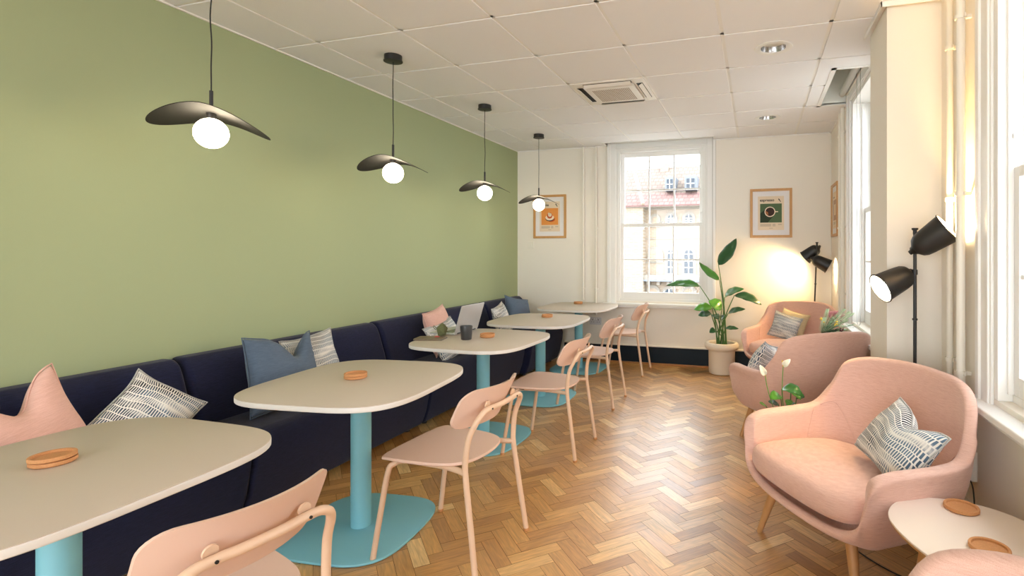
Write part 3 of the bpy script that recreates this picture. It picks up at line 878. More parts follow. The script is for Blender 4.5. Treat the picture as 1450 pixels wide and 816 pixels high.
# ------------------------------------------------------------------ cafe chair (front = +y)
def make_chair(label):
    t = thing('cafe_chair', label, 'chair', group='blush tube-frame cafe chairs')
    # seat
    ctl = [(-.19, .215), (0, .228), (.19, .215), (.222, .165), (.215, .03), (.19, -.10), (.13, -.172), (0, -.195), (-.13, -.172), (-.19, -.10), (-.215, .03), (-.222, .165)]
    ol = crom(ctl, 6, closed=True)
    b = MB(); n = len(ol)
    rings = [(.985, .437), (1.0, .440), (1.0, .447), (.99, .4505)]
    vs = []; fs = []
    def zs(x, y): return -.010*math.exp(-((x/.16)**2+((y+.03)/.15)**2)) - .006*max(0, (y-.14)/.09)**2
    for (s, z) in rings:
        for (x, y) in ol: vs.append((x*s, y*s, z+zs(x*s, y*s)))
    for s in (.85, .65, .45, .25, .1):
        for (x, y) in ol: vs.append((x*s, y*s, .4505+zs(x*s, y*s)))
    for r in range(len(rings)+4):
        for i in range(n):
            j = (i+1) % n; fs.append((r*n+i, r*n+j, (r+1)*n+j, (r+1)*n+i))
    fs.append(tuple((len(rings)+4)*n+i for i in range(n))); fs.append(tuple(range(n))[::-1])
    b.add(vs, fs); b.build('seat', M['chair'], t)
    # backrest: curved ply pad
    NU, NV = 28, 10; vs = []; fs = []
    def bp(u, v, off):
        # superellipse boundary
        a = u; c = v
        W2_ = .208; H2 = .086
        x = a*W2_*(1-.10*(abs(c))**3); zc = c*H2
        x = a*W2_; r_ = .056; q_ = max(0, abs(x)-(W2_-r_))
        zc = c*((H2-r_)+math.sqrt(max(0, r_*r_-q_*q_)))
        y = -.232 + .075*(a*a) - .10*(zc/.2) + off
        return (x, y, .672+zc+.012*(1-a*a)*0)
    for off in (0, -.011):
        for j in range(NV+1):
            for i in range(NU+1): 
                a_ = math.sin((-1+2*i/NU)*PI/2); vs.append(bp(a_, -1+2*j/NV, off))
    S1 = (NU+1)*(NV+1)
    for s in (0, 1):
        for j in range(NV):
            for i in range(NU):
                k = s*S1+j*(NU+1)+i; f = (k, k+1, k+NU+2, k+NU+1); fs.append(f if s else f[::-1])
    bd = [i for i in range(NU+1)] + [j*(NU+1)+NU for j in range(1, NV+1)] + [NV*(NU+1)+i for i in range(NU-1, -1, -1)] + [j*(NU+1) for j in range(NV-1, 0, -1)]
    for q in range(len(bd)):
        a_, c_ = bd[q], bd[(q+1) % len(bd)]; fs.append((a_, c_, c_+S1, a_+S1))
    b = MB(); b.add(vs, fs); o = b.build('backrest', M['chair'], t, angle=50)
    bm = bmesh.new(); bm.from_mesh(o.data); bmesh.ops.remove_doubles(bm, verts=bm.verts, dist=.0004); bmesh.ops.recalc_face_normals(bm, faces=bm.faces); bm.to_mesh(o.data); bm.free()
    # rear hoop: both rear legs and the rail behind the backrest
    half = [(.215, -.262, .012), (.206, -.235, .20), (.198, -.206, .40), (.197, -.203, .47), (.192, -.215, .56), (.184, -.240, .620), (.168, -.256, .652), (.140, -.260, .667), (.10, -.262, .669), (.05, -.268, .669)]
    pts = half + [(0, -.270, .669)] + [(-x, y, z) for x, y, z in half[::-1]]
    b = MB(); b.tube(crom(pts, 6), .0122, 12); b.build('rear_leg_hoop', M['tubem'], t)
    for s in (-1, 1):
        b = MB(); pts = [(s*.232, .235, .012), (s*.222, .205, .20), (s*.212, .172, .385), (s*.200, .150, .418), (s*.175, .125, .4245), (s*.165, .06, .4245), (s*.165, -.06, .4245), (s*.178, -.14, .4245), (s*.197, -.202, .4245)]
        b.tube(crom(pts, 6), .0122, 12); b.build('leg', M['tubem'], t)
        b = MB(); b.lathe([(.0005, -.003), (.016, -.003), (.017, 0), (.016, .003), (.0005, .003)], 18, M=Matrix.Translation((s*.105, -.249, .684)) @ Matrix.Rotation(PI/2+.2, 4, 'X')); b.build('fixing_disc', M['tubem'], t)
        b = MB(); b.lathe([(.0005, .0), (.004, 0), (.004, -.003), (.0005, -.003)], 10, M=Matrix.Translation((s*.105, -.2735, .669)) @ Matrix.Rotation(-PI/2, 4, 'X')); b.build('screw', M['black'], t)
        for (fx, fy) in ((s*.215, -.262), (s*.232, .235)):
            b = MB(); b.lathe([(.0005, 0), (.010, 0), (.0132, .003), (.0132, .014)], 12, c=(fx, fy, 0)); b.build('foot_cap', M['cork'], t)
    b = MB(); b.box(-.195, .195, .10, .165, .425, .436); b.box(-.17, .17, -.13, -.09, .431, .437); b.build('seat_bracket', M['black'], t, smooth=False)
    return t
CH = [(-1.325, 2.085, 87, 'blush tube-frame chair at the second cafe table, shown whole in the middle foreground'),
      (-1.34, .975, 80, 'blush tube-frame chair seen from behind at the bottom left, cut by the photo edge'),
      (-1.36, 3.33, 90, 'blush tube-frame chair pushed up to the laptop table'),
      (-1.42, 4.46, 90, 'blush tube-frame chair at the fourth cafe table, between the laptop chair and the far chair'),
      (-1.43, 5.68, 90, 'blush tube-frame chair farthest away, under the far window')]
proto = make_chair(CH[0][3])
for i, (x, y, r, l) in enumerate(CH):
    o = proto if i == 0 else copy_tree(proto)
    o.location = (x, y, 0); o.rotation_euler = (0, 0, D(r)); o['label'] = l

# ------------------------------------------------------------------ lounge armchair (front = +y)
def make_armchair(label):
    t = thing('lounge_armchair', label, 'armchair', group='blush lounge armchairs')
    # rim control (x, y, z) and matching bottom ring (x, y)
    half = [((0, .095, .292), (0, .04)), ((.16, .088, .294), (.15, .035)), ((.27, .072, .305), (.24, .02)), ((.340, .060, .345), (.285, .0)),
            ((.366, .048, .42), (.315, -.02)), ((.384, .022, .515), (.33, -.05)), ((.398, -.05, .545), (.33, -.10)), ((.408, -.16, .548), (.33, -.16)), ((.412, -.28, .550), (.325, -.23)),
            ((.404, -.385, .566), (.31, -.30)), ((.382, -.462, .655), (.28, -.36)), ((.342, -.518, .765), (.23, -.40)), ((.25, -.572, .806), (.16, -.43)), ((.12, -.603, .818), (.07, -.445))]
    mid = ((0, -.612, .822), (0, -.45))
    loop = half + [mid] + [((-r[0], r[1], r[2]), (-b_[0], b_[1])) for r, b_ in half[:0:-1]]
    pts = crom([tuple(r)+tuple(b_) for r, b_ in loop], 5, closed=True)
    n = len(pts)
    R = [Vector(p[:3]) for p in pts]; B = [Vector((p[3], p[4], .245)) for p in pts]
    N2 = []
    for i in range(n):
        tg = R[(i+1) % n]-R[i-1]; nn = Vector((tg.y, -tg.x, 0))
        if nn.length < 1e-6: nn = R[i].copy(); nn.z = 0
        nn.normalize()
        if nn.dot(Vector((R[i].x, R[i].y+.28, 0))) < 0: nn = -nn
        N2.append(nn)
    for _ in range(3): N2 = [(N2[i-1]+N2[i]*2+N2[(i+1) % n]).normalized() for i in range(n)]
    vs = []; fs = []; rings = []
    def ring(f):
        k = len(vs); rings.append(k)
        for i in range(n): vs.append(f(i))
    TH_ = .042
    def front(i): return max(0, min(1, (R[i].y+.02)/.06)) # 1 at front lip
    def arm(i):
        z = R[i].z; return max(0, 1-(abs(z-.55)/.14)**1.5) if R[i].y > -.46 else 0
    for s in (.55, .85): ring(lambda i: Vector((B[i].x*s, (B[i].y+.2)*s-.2, .243)))
    K = 10
    for k in range(K+1):
        tt = k/K
        def f(i, tt=tt):
            zt = R[i].z-.018
            e = 1-(1-tt)**(1.9+1.0*arm(i))
            p = B[i].lerp(R[i], e); p.z = .245+(zt-.245)*(tt**1.05)
            # waist under the arm and back, with lip flare near the rim
            wv = math.sin(PI*tt)*.012
            p = p + N2[i]*(wv*0) 
            fl = max(0, (tt-.82)/.18)
            p = p + N2[i]*(.016*arm(i)*fl*fl)
            return p
        ring(f)
    # rounded rim
    for k in range(1, 6):
        a = PI*k/6
        def f(i, a=a):
            c = R[i]-N2[i]*(TH_/2); c.z = R[i].z-.018
            w_ = TH_/2+.008*arm(i)
            return c + N2[i]*(w_*math.cos(a)+.008*arm(i)) + Vector((0, 0, .018*math.sin(a)))
        ring(f)
    # inner wall to seat deck
    I = []
    for i in range(n):
        I.append(Vector((B[i].x*.96, (B[i].y+.2)*.96-.2, .325)))
    for k in range(K+1):
        tt = 1-k/K
        def f(i, tt=tt):
            top = R[i]-N2[i]*TH_; zt = R[i].z-.018
            e = 1-(1-tt)**2.3
            zb = min(.325, zt-.004)
            p = I[i].lerp(top, e); p.z = zb+(zt-zb)*tt**1.05
            return p
        ring(f)
    for s in (.6, .2): ring(lambda i: Vector((I[i].x*s, (I[i].y+.2)*s-.2, min(.325, R[i].z-.02))))
    for r in range(len(rings)-1):
        for i in range(n):
            j = (i+1) % n; fs.append((rings[r]+i, rings[r]+j, rings[r+1]+j, rings[r+1]+i))
    fs.append(tuple(rings[0]+i for i in range(n))[::-1]); fs.append(tuple(rings[-1]+i for i in range(n)))
    b = MB(); b.add(vs, fs); sh = b.build('shell', M['pink'], t, angle=180)
    # piping seams where wing meets back (inner face)
    for s in (-1, 1):
        for (ia, ib) in ((9.1, 12.1), (8.7, 8.2)):
            line = []
            for k in range(15):
                tt = k/14
                rf = (K+1)+7+tt*K*.93; r0 = int(rf); fr = rf-r0
                jf = (ia+(ib-ia)*tt**.8)*5*s; j0 = math.floor(jf); fj = jf-j0
                def V_(rr, jj): return Vector(vs[rings[rr]+jj % n])
                v = V_(r0, j0).lerp(V_(r0, j0+1), fj).lerp(V_(r0+1, j0).lerp(V_(r0+1, j0+1), fj), fr)
                line.append(v-N2[j0 % n]*.0006)
            q = MB(); q.tube(line, .0022, 6); q.build('seam', M['pink'], t, angle=180)
    # seat cushion
    ctl = [(0, .105), (.16, .098), (.26, .075), (.312, .02), (.322, -.10), (.30, -.24), (.25, -.34), (.15, -.40), (0, -.415)]
    ctl = ctl + [(-x, y) for x, y in ctl[-2:0:-1]]
    ol = crom(ctl, 6, closed=True); m_ = len(ol); vs = []; fs = []
    def top(x, y): return .022*(1-(x/.34)**2)*(1-((y+.15)/.29)**2)
    prof = [(.90, .328), (.97, .335), (1.0, .357), (1.005, .378), (.99, .402), (.955, .416), (.88, .425), (.7, .430), (.4, .432), (.12, .433)]
    for (s, z) in prof:
        for (x, y) in ol:
            X = x*s; Y = (y+.15)*s-.15; vs.append((X, Y, z+(top(X, Y) if z > .4 else 0)))
    for r in range(len(prof)-1):
        for i in range(m_):
            j = (i+1) % m_; fs.append((r*m_+i, r*m_+j, (r+1)*m_+j, (r+1)*m_+i))
    fs.append(tuple(range(m_))[::-1]); fs.append(tuple((len(prof)-1)*m_+i for i in range(m_)))
    b = MB(); b.add(vs, fs); c = b.build('seat_cushion', M['pink'], t, angle=180)
    # legs
    for (sx, sy, fx, fy) in ((.225, -.03, .305, .01), (-.225, -.03, -.305, .01), (.17, -.35, .27, -.47), (-.17, -.35, -.27, -.47)):
        b = MB(); b.tube([(sx, sy, .255), (sx+(fx-sx)*.05, sy+(fy-sy)*.05, .245), (fx, fy, .0)], [.024, .0235, .0125], 20); b.build('leg', M['oak'], t)
    return t
AR = [((.188, 2.345), (-.83, -.558), 'blush lounge armchair in the right foreground holding a dashed cushion with pointed corners'),
      ((.15, 4.07), (-.55, .83), 'blush lounge armchair seen from behind, next to the white-flowered plant'),
      ((.215, 5.33), (-.42, -.907), 'blush lounge armchair in the far right corner under the two-headed lamp'),
      ((.145, .505), (-.74, -.67), 'blush lounge armchair at the bottom right corner, only its top edge in view')]
proto = make_armchair(AR[0][2])
for i, (p, f, l) in enumerate(AR):
    o = proto if i == 0 else copy_tree(proto)
    o.location = (p[0], p[1], 0); o.rotation_euler = (0, 0, math.atan2(-f[0], f[1])); o['label'] = l
def at_chair(k, x, y):
    p, f, _ = AR[k]; L_ = math.hypot(*f); fx, fy = f[0]/L_, f[1]/L_
    return (p[0]+x*fy+y*fx, p[1]-x*fx+y*fy), math.atan2(-fx, fy)
def chair_cushion(k, x, y, z, w, h, th, m, label, tilt, roll, yaw=0, **kw):
    (X, Y), r = at_chair(k, x, y)
    return cushion('cushion', label, (X, Y, z), r+PI+D(yaw), w, h, th, m, tilt=D(tilt), roll=D(roll), **kw)
chair_cushion(0, -.165, -.21, .455, .34, .28, .15, M['stripe'], 'dashed blue, black and white cushion on the right foreground armchair', -34, 15, yaw=-8, chop=.055, crumple=.013, seed=11, chopx=.15)
chair_cushion(1, -.24, -.04, .44, .29, .26, .11, M['stripe'], 'dashed cushion peeping past the arm of the armchair seen from behind', -24, -18, yaw=30, seed=12)
chair_cushion(2, .125, -.30, .44, .29, .27, .12, M['stripe'], 'grey dashed cushion leaning on the far corner armchair', -20, 14, yaw=6, seed=13, crumple=.012)
chair_cushion(2, .08, -.385, .44, .29, .29, .10, M['tan'], 'plain oatmeal cushion just behind the grey one on the far corner armchair', -16, 12, seed=14)

# ------------------------------------------------------------------ coffee table
t = thing('coffee_table', 'pale blush coffee table with rounded triangular top beside the foreground armchair', 'table', (.64, 1.79, 0))
ctl = [(.415, 1.93), (.455, 2.04), (.54, 2.11), (.66, 2.125), (.775, 2.085), (.855, 1.98), (.875, 1.83), (.85, 1.67), (.78, 1.55), (.67, 1.52), (.57, 1.57), (.49, 1.68), (.435, 1.80)]
ol = [(x-.64, y-1.79) for x, y in crom(ctl, 6, closed=True)]
b = MB(); b.slab(ol, .442, .45, .003, seg=2); b.build('tabletop', M['ctop'], t)
b = MB(); b.slab([(x*.985, y*.985) for x, y in ol], .434, .442, .002, seg=2); b.build('tabletop_underside', M['oak'], t)
for (sx, sy, fx, fy) in ((-.10, .16, -.145, .23), (.13, .14, .19, .20), (.03, -.14, .05, -.21)):
    b = MB(); b.tube([(sx, sy, .434), (fx, fy, 0)], [.018, .011], 16); b.build('leg', M['oak'], t)
coaster(.663, 2.055, .4502, 'single cork coaster on the far edge of the blush coffee table', 'cork coasters on the coffee table')
coaster(.650, 1.795, .4502, 'single cork coaster on the near side of the blush coffee table', 'cork coasters on the coffee table')

# ------------------------------------------------------------------ floor lamps
def lamp_head(t, pos, d, roll=0, power=18, spread=95):
    """bell shade whose closed end sits at pos, opening towards d"""
    d = Vector(d).normalized()
    q = d.to_track_quat('Z', 'Y').to_matrix().to_4x4(); Mx = Matrix.Translation(pos) @ q
    b = MB()
    prof = [(.0005, -.012), (.011, -.012), (.012, -.002), (.020, .004), (.022, .012), (.030, .018), (.046, .030), (.056, .048), (.061, .075), (.072, .178), (.0765, .180), (.0765, .185),
            (.0705, .185), (.0700, .178)]
    b.lathe(prof, 40, M=Mx); h = b.build('lamp_shade', M['black'], t, angle=50)
    b = MB(); b.lathe([(.0700, .184), (.0690, .178), (.0585, .075), (.0525, .050), (.043, .034), (.0005, .026)], 40, M=Mx); b.build('shade_lining', M['white'], h, angle=50)
    b = MB(); R = .047; pr = [(max(.0005, R*math.sin(PI*k/16)), -R*math.cos(PI*k/16)+.125) for k in range(17)]
    b.lathe(pr, 24, M=Mx); b.build('bulb', M['bulb'], h)
    ld = bpy.data.lights.new('lamp_spot', 'SPOT'); ld.energy = power; ld.color = (1, .60, .22); ld.spot_size = D(spread); ld.spot_blend = .7; ld.shadow_soft_size = .03
    lo = bpy.data.objects.new('lamp_spot', ld); link(lo, t)
    p = Mx @ Vector((0, 0, .176)); lo.location = p; lo.rotation_euler = (-d).to_track_quat('Z', 'Y').to_euler()
    return h
def floor_lamp(x, y, label, heads, lean=(0, 0), hgt=1.44, br=.15):
    t = thing('floor_lamp', label, 'floor lamp', (x, y, 0), group='black two-headed floor lamps')
    b = MB(); b.lathe([(.001, 0), (br-.004, 0), (br, .004), (br, .014), (br-.006, .019), (br-.03, .021), (.018, .025), (.012, .04), (.001, .04)], 48); b.build('base', M['black'], t)
    b = MB(); b.tube([(0, 0, .03), (lean[0], lean[1], hgt-.02)], .0078, 16); 
    b.lathe([(.0005, 0), (.0145, 0), (.0145, -.008), (.009, -.012), (.009, -.03)], 16, c=(lean[0], lean[1], hgt)); b.build('pole', M['black'], t)
    b = MB(); b.lathe([(.0085, .99), (.012, .992), (.012, .999), (.0085, 1.001)], 16, c=(lean[0]*.7, lean[1]*.7, 0)); b.build('collar', M['black'], t)
    for (off, z, d, pw, sp) in heads:
        px, py = lean[0]*z/hgt, lean[1]*z/hgt
        p = Vector((px+off[0], py+off[1], z))
        lamp_head(t, p, d, power=pw, spread=sp)
        b = MB(); b.tube([(px, py, z), tuple(p)], .006, 12); b.tube([(px, py, z-.012), (px, py, z+.012)], .012, 14); b.build('joint', M['black'], t)
    return t
floor_lamp(.735, 2.885, 'black two-headed floor lamp behind the foreground armchair, beside the wall pier',
           [((-.022, -.035, -.012), 1.325, (.72, -.34, .60), 190, 150), ((.0, .035, 0), 1.225, (-.80, -.28, -.42), 30, 110)])
floor_lamp(.545, 5.87, 'black two-headed floor lamp in the far right corner behind the armchair',
           [((.03, .035, 0), 1.385, (-.72, .22, -.62), 45, 140), ((-.05, -.03, 0), 1.265, (.85, -.05, -.45), 25, 90)], lean=(.05, -.0), hgt=1.43, br=.13)
# power cables
b = MB(); b.tube(crom([(.735, 2.75, .004), (.55, 2.78, .004), (.40, 2.70, .004), (.42, 2.55, .004), (.55, 2.40, .004), (.72, 2.32, .004), (.85, 2.36, .005), (.87, 2.45, .02), (.86, 2.50, .15), (.855, 2.52, .34), (.86, 2.60, .36)], 8), .003, 8)
tag(b.build('power_cable', M['cord'], angle=180), 'black power cable looping over the parquet from the near floor lamp to the wall', 'cable')
b = MB(); b.tube([(.8555, 2.512, .235), (.8555, 2.515, .275)], [.009, .009], 10)
tag(b.build('cable_switch', M['cord']), 'small black inline switch hanging on the cable beside the near window', 'switch')

# ------------------------------------------------------------------ blinds
def blind_chain(x, y, z0, z1, dx, dy, label):
    b = MB(); r = .0022
    pts = [(x, y, z1), (x, y, z0+.02)] ; k = 6
    pts = [(x, y, z1)] + [(x, y, z1+(z0+.03-z1)*i/10) for i in range(1, 11)]
    arc = [(x+dx*(1-math.cos(PI*i/k))/2, y+dy*(1-math.cos(PI*i/k))/2, z0+.03-.03*math.sin(PI*i/k)) for i in range(1, k)]
    pts += arc + [(x+dx, y+dy, z0+.03+(z1-z0-.03)*i/10) for i in range(0, 11)]
    b.tube(pts, r, 6)
    b.build('blind_chain', M['chain'], label, angle=180)
b = MB(); b.tube([(XR-.06, 3.82, 2.70), (XR-.06, 4.96, 2.70)], .028, 20)
rb = tag(b.build('roller_blind', M['blind']), 'rolled up blind in the ceiling recess over the right-hand window, its chain hanging down', 'roller blind')
blind_chain(XR-.045, 4.36, .78, 2.68, 0, -.14, rb)
b = MB(); b.tube([(REC1[0]+.03, YF-.07, 2.70), (REC1[1]-.03, YF-.07, 2.70)], .028, 20)
rb = tag(b.build('roller_blind', M['blind']), 'rolled up blind in the recess over the far window, its thin cord hanging right', 'roller blind')
b = MB(); b.tube([(-.487, YF-.045, 1.05), (-.487, YF-.045, 2.69)], .0025, 6); b.build('blind_cord', M['chain'], rb)

# ------------------------------------------------------------------ posters
def text_mesh(txt, size, m, parent, loc, bold=True):
    cu = bpy.data.curves.new('lettering', 'FONT'); cu.body = txt; cu.size = size; cu.extrude = .0003
    if bold: cu.offset = size*.022
    tmp = bpy.data.objects.new('tmp', cu); COL.objects.link(tmp)
    dg = bpy.context.evaluated_depsgraph_get(); me = bpy.data.meshes.new_from_object(tmp.evaluated_get(dg))
    bpy.data.objects.remove(tmp); me.materials.clear(); me.materials.append(m)
    o = bpy.data.objects.new('lettering', me); link(o, parent); o.location = loc; o.rotation_euler = (PI/2, 0, 0)
    return o
def disc(b, x, z, r, y, n=32, mi=0, sx=1, sz=1, th=.0006):
    vs = [(x+r*sx*math.cos(2*PI*k/n), y, z+r*sz*math.sin(2*PI*k/n)) for k in range(n)] + [(x+r*sx*math.cos(2*PI*k/n), y+th, z+r*sz*math.sin(2*PI*k/n)) for k in range(n)]
    b.add(vs, [tuple(range(n)), tuple(range(n, 2*n))[::-1]] + [(k, (k+1) % n, n+(k+1) % n, n+k) for k in range(n)], mi)
def poly(b, pts, y, mi=0, th=.0006):
    n = len(pts); vs = [(x, y, z) for x, z in pts] + [(x, y+th, z) for x, z in pts]
    b.add(vs, [tuple(range(n)), tuple(range(n, 2*n))[::-1]] + [(k, (k+1) % n, n+(k+1) % n, n+k) for k in range(n)], mi)
def poster(name, label, loc, rz, w, h, kind):
    t = thing('framed_poster', label, 'poster', loc, rz)
    fw = .028; d = .022
    b = MB()
    b.box(-w/2, -w/2+fw, -d, 0, -h/2, h/2); b.box(w/2-fw, w/2, -d, 0, -h/2, h/2); b.box(-w/2+fw, w/2-fw, -d, 0, -h/2, -h/2+fw); b.box(-w/2+fw, w/2-fw, -d, 0, h/2-fw, h/2)
    b.build('frame', M['frame'], t, smooth=False, bevel=.002)
    b = MB(); b.box(-w/2+fw, w/2-fw, -.008, 0, -h/2+fw, h/2-fw); b.build('mount', M['mount'], t, smooth=False)
    pw, ph = w*.31, h*.345     # half sizes of the sheet
    pr = thing_part = None
    b = MB(); b.box(-pw, pw, -.0088, -.008, -ph, ph); sheet = b.build('print', M['paper'], t, smooth=False)
    iw = pw*.83; z0 = -ph*.56; z1 = ph*.56
    y = -.0095
    b = MB(); b.box(-iw, iw, y, -.0088, z0, z1)
    b.build('picture_ground', {'espresso': M['grn'], 'latte': M['orange'], 'plain': M['mushroom']}[kind], sheet, smooth=False)
    if kind == 'espresso':
        b = MB(); cx = -.01; r = iw*.50; cz = z1-(z1-z0)*.43
        poly(b, [(-iw, z0), (-iw*.30, z0), (cx+r*.72, cz-r*.72), (cx-r*.7, cz+r*.7), (-iw, cz-r*.35)], y-.0006); b.build('dark_ground', M['grndk'], sheet, smooth=False)
        b = MB(); disc(b, cx, cz, r, y-.0012); poly(b, [(cx+r*.9, cz-.005), (cx+r*1.5, cz-.005), (cx+r*1.5, cz+.005), (cx+r*.9, cz+.005)], y-.0012); b.build('cup', M['creamp'], sheet, smooth=False)
        b = MB(); disc(b, cx, cz, r*.83, y-.0018); b.build('coffee', M['brown'], sheet, smooth=False)
        b = MB(); poly(b, [(cx-r*.78, cz+r*.2), (cx-r*.35, cz-.1*r), (cx-r*.3, cz-r*.7), (cx-r*.6, cz-r*.5), (cx-r*.8, cz-r*.1)], y-.0024); b.build('crema', M['brown2'], sheet, smooth=False)
        text_mesh('espresso', .043, M['ink'], sheet, (-iw-.003, -.0093, ph*.70))
    elif kind == 'latte':
        cx = 0; cz = (z0+z1)/2; r = iw*.5
        b = MB(); disc(b, cx+.02, cz-.035, r*.9, y-.0006, sz=.62); b.build('shade_shape', M['orangedk'], sheet, smooth=False)
        b = MB(); disc(b, cx, cz-.022, r*1.05, y-.0012, sz=.62); b.build('saucer_edge', M['ink'], sheet, smooth=False)
        b = MB(); disc(b, cx, cz-.014, r*1.02, y-.0018, sz=.60); b.build('saucer', M['creamp'], sheet, smooth=False)
        b = MB(); disc(b, cx, cz+.012, r*.66, y-.0024, sz=1.0); b.build('cup', M['orangedk'], sheet, smooth=False)
        b = MB(); disc(b, cx+.003, cz+.020, r*.44, y-.003, sz=.95); disc(b, cx-.01, cz+.035, r*.25, y-.003); b.build('foam', M['creamp'], sheet, smooth=False)
        text_mesh('alatte', .043, M['ink'], sheet, (-iw+.004, -.0093, ph*.70))
    else:
        b = MB(); b.box(-iw*.45, iw*.45, y-.0006, y, z0*.5, z1*.55); b.build('inner_panel', M['paper'], sheet, smooth=False)
        b = MB(); b.box(-iw, -iw*.2, -.0094, -.0088, ph*.66, ph*.74); b.build('heading_bar', M['greyink'], sheet, smooth=False)
    if kind != 'plain':
        b = MB(); poly(b, [(iw*.66, ph*.82), (iw*.74, ph*.86), (iw*.86, ph*.74), (iw*.80, ph*.70)], -.0094); poly(b, [(iw*.84, ph*.72), (iw*.90, ph*.72), (iw*.92, ph*.66), (iw*.84, ph*.64)], -.0094)
        b.build('leaf_mark', M['ink'], sheet, smooth=False)
    b = MB()
    for k in range(4):
        zz = -ph*.66-k*.0075
        b.box(-iw, iw*.02, -.0093, -.0088, zz, zz+.003); b.box(iw*.15, iw*.42, -.0093, -.0088, zz, zz+.003)
        if k < 2: b.box(iw*.66, iw, -.0093, -.0088, zz, zz+.003)
    b.box(-.02, .02, -.0093, -.0088, -ph*.90, -ph*.90+.004)
    b.build('small_print_lines', M['greyink'], sheet, smooth=False)
    return t
poster('p', 'framed poster with an orange cup picture behind the last pendant on the far wall', (-2.497, YF, 1.774), 0, .44, .545, 'latte')
poster('p', 'framed green poster of a coffee cup headed espresso on the far wall', (.146, YF, 1.760), 0, .445, .545, 'espresso')
poster('p', 'framed pale print seen at a steep angle on the right wall near the corner', (XR, 5.80, 1.755), -PI/2, .42, .54, 'plain')

# ------------------------------------------------------------------ things on the laptop table
t = thing('laptop', 'silver laptop standing open with its back to the camera', 'laptop', (-2.13, 3.545, TT), D(90))
# local: x along hinge, y>0 towards sofa (world -x)
b = MB(); b.slab(round_poly([(-.165, 0), (.165, 0), (.165, .215), (-.165, .215)], .01), .003, .015, .003); b.build('base', M['silver'], t)
b = MB(); b.box(-.14, .14, .03, .12, .015, .0158); b.build('keyboard', M['screen'], t, smooth=False)
Ml = Matrix.Translation((0, 0, .012)) @ Matrix.Rotation(-D(17), 4, 'X').inverted() @ Matrix.Rotation(PI/2, 4, 'X')
b = MB(); b.slab(round_poly([(-.165, 0), (.165, 0), (.165, .215), (-.165, .215)], .01), -.003, .003, .002, M=Ml); b.build('lid', M['silver'], t)
b = MB(); b.slab([(-.155, .012), (.155, .012), (.155, .205), (-.155, .205)], -.0038, -.003, .0002, M=Ml); b.build('screen', M['screen'], t, smooth=False)
b = MB(); b.tube([(-.13, 0, .011), (.13, 0, .011)], .006, 10); b.build('hinge', M['screen'], t)
t = thing('coffee_mug', 'charcoal handleless mug beside the laptop', 'mug', (-1.955, 3.255, TT))
b = MB(); b.lathe([(.001, .0), (.034, .0), (.037, .004), (.0435, .092), (.043, .095), (.0405, .095), (.040, .09), (.035, .008), (.001, .008)], 40); b.build('body', M['mug'], t)
b = MB(); b.lathe([(.001, .070), (.0383, .070)], 30); b.build('coffee', M['coffee'], t)
t = thing('notebook', 'thin dark notebook lying near the corner of the laptop table', 'notebook', (-2.20, 3.19, TT), D(14))
b = MB(); b.slab(round_poly([(-.10, -.065), (.10, -.065), (.10, .065), (-.10, .065)], .008), 0, .012, .002); b.build('cover', M['book'], t)
b = MB(); b.box(.02, .05, .02, .04, .012, .016); b.build('red_tab', M['red'], t, smooth=False)
t = thing('pleated_pouch', 'small olive pleated fan-shaped pouch propped by the laptop edge', 'pouch', (-2.205, 3.335, TT), D(70))
b = MB(); N_ = 24; vs = []; fs = []
out = round_poly([(-.030, 0), (.032, 0), (.052, .055), (.005, .098), (-.048, .062)], .008, 4); n = len(out)
for side in (1, -1):
    vs.append((0, side*.016, .02))
    for r in (.33, .66, 1):
        for k, (x, z) in enumerate(out):
            a = math.atan2(x, z+.01); f = 1-r
            vs.append((x*r, side*(.002+.014*f**.6 + .003*math.cos(a*14)*math.sin(PI*r*.8)), .02+(z-.02)*r))
S_ = 1+3*n
for s in (0, 1):
    for k in range(n):
        l = (k+1) % n; q = s*S_
        fs.append((q, q+1+k, q+1+l))
        for r in range(2): fs.append((q+1+r*n+k, q+1+(r+1)*n+k, q+1+(r+1)*n+l, q+1+r*n+l))
for k in range(n):
    l = (k+1) % n; fs.append((1+2*n+k, S_+1+2*n+k, S_+1+2*n+l, 1+2*n+l))
b.add(vs, fs); b.build('body', M['olive'], t)
b = MB(); b.tube([(-.045, 0, .06), (-.07, 0, .085), (-.075, 0, .075), (-.05, 0, .05)], .0025, 6); b.build('loop', M['olive'], t)

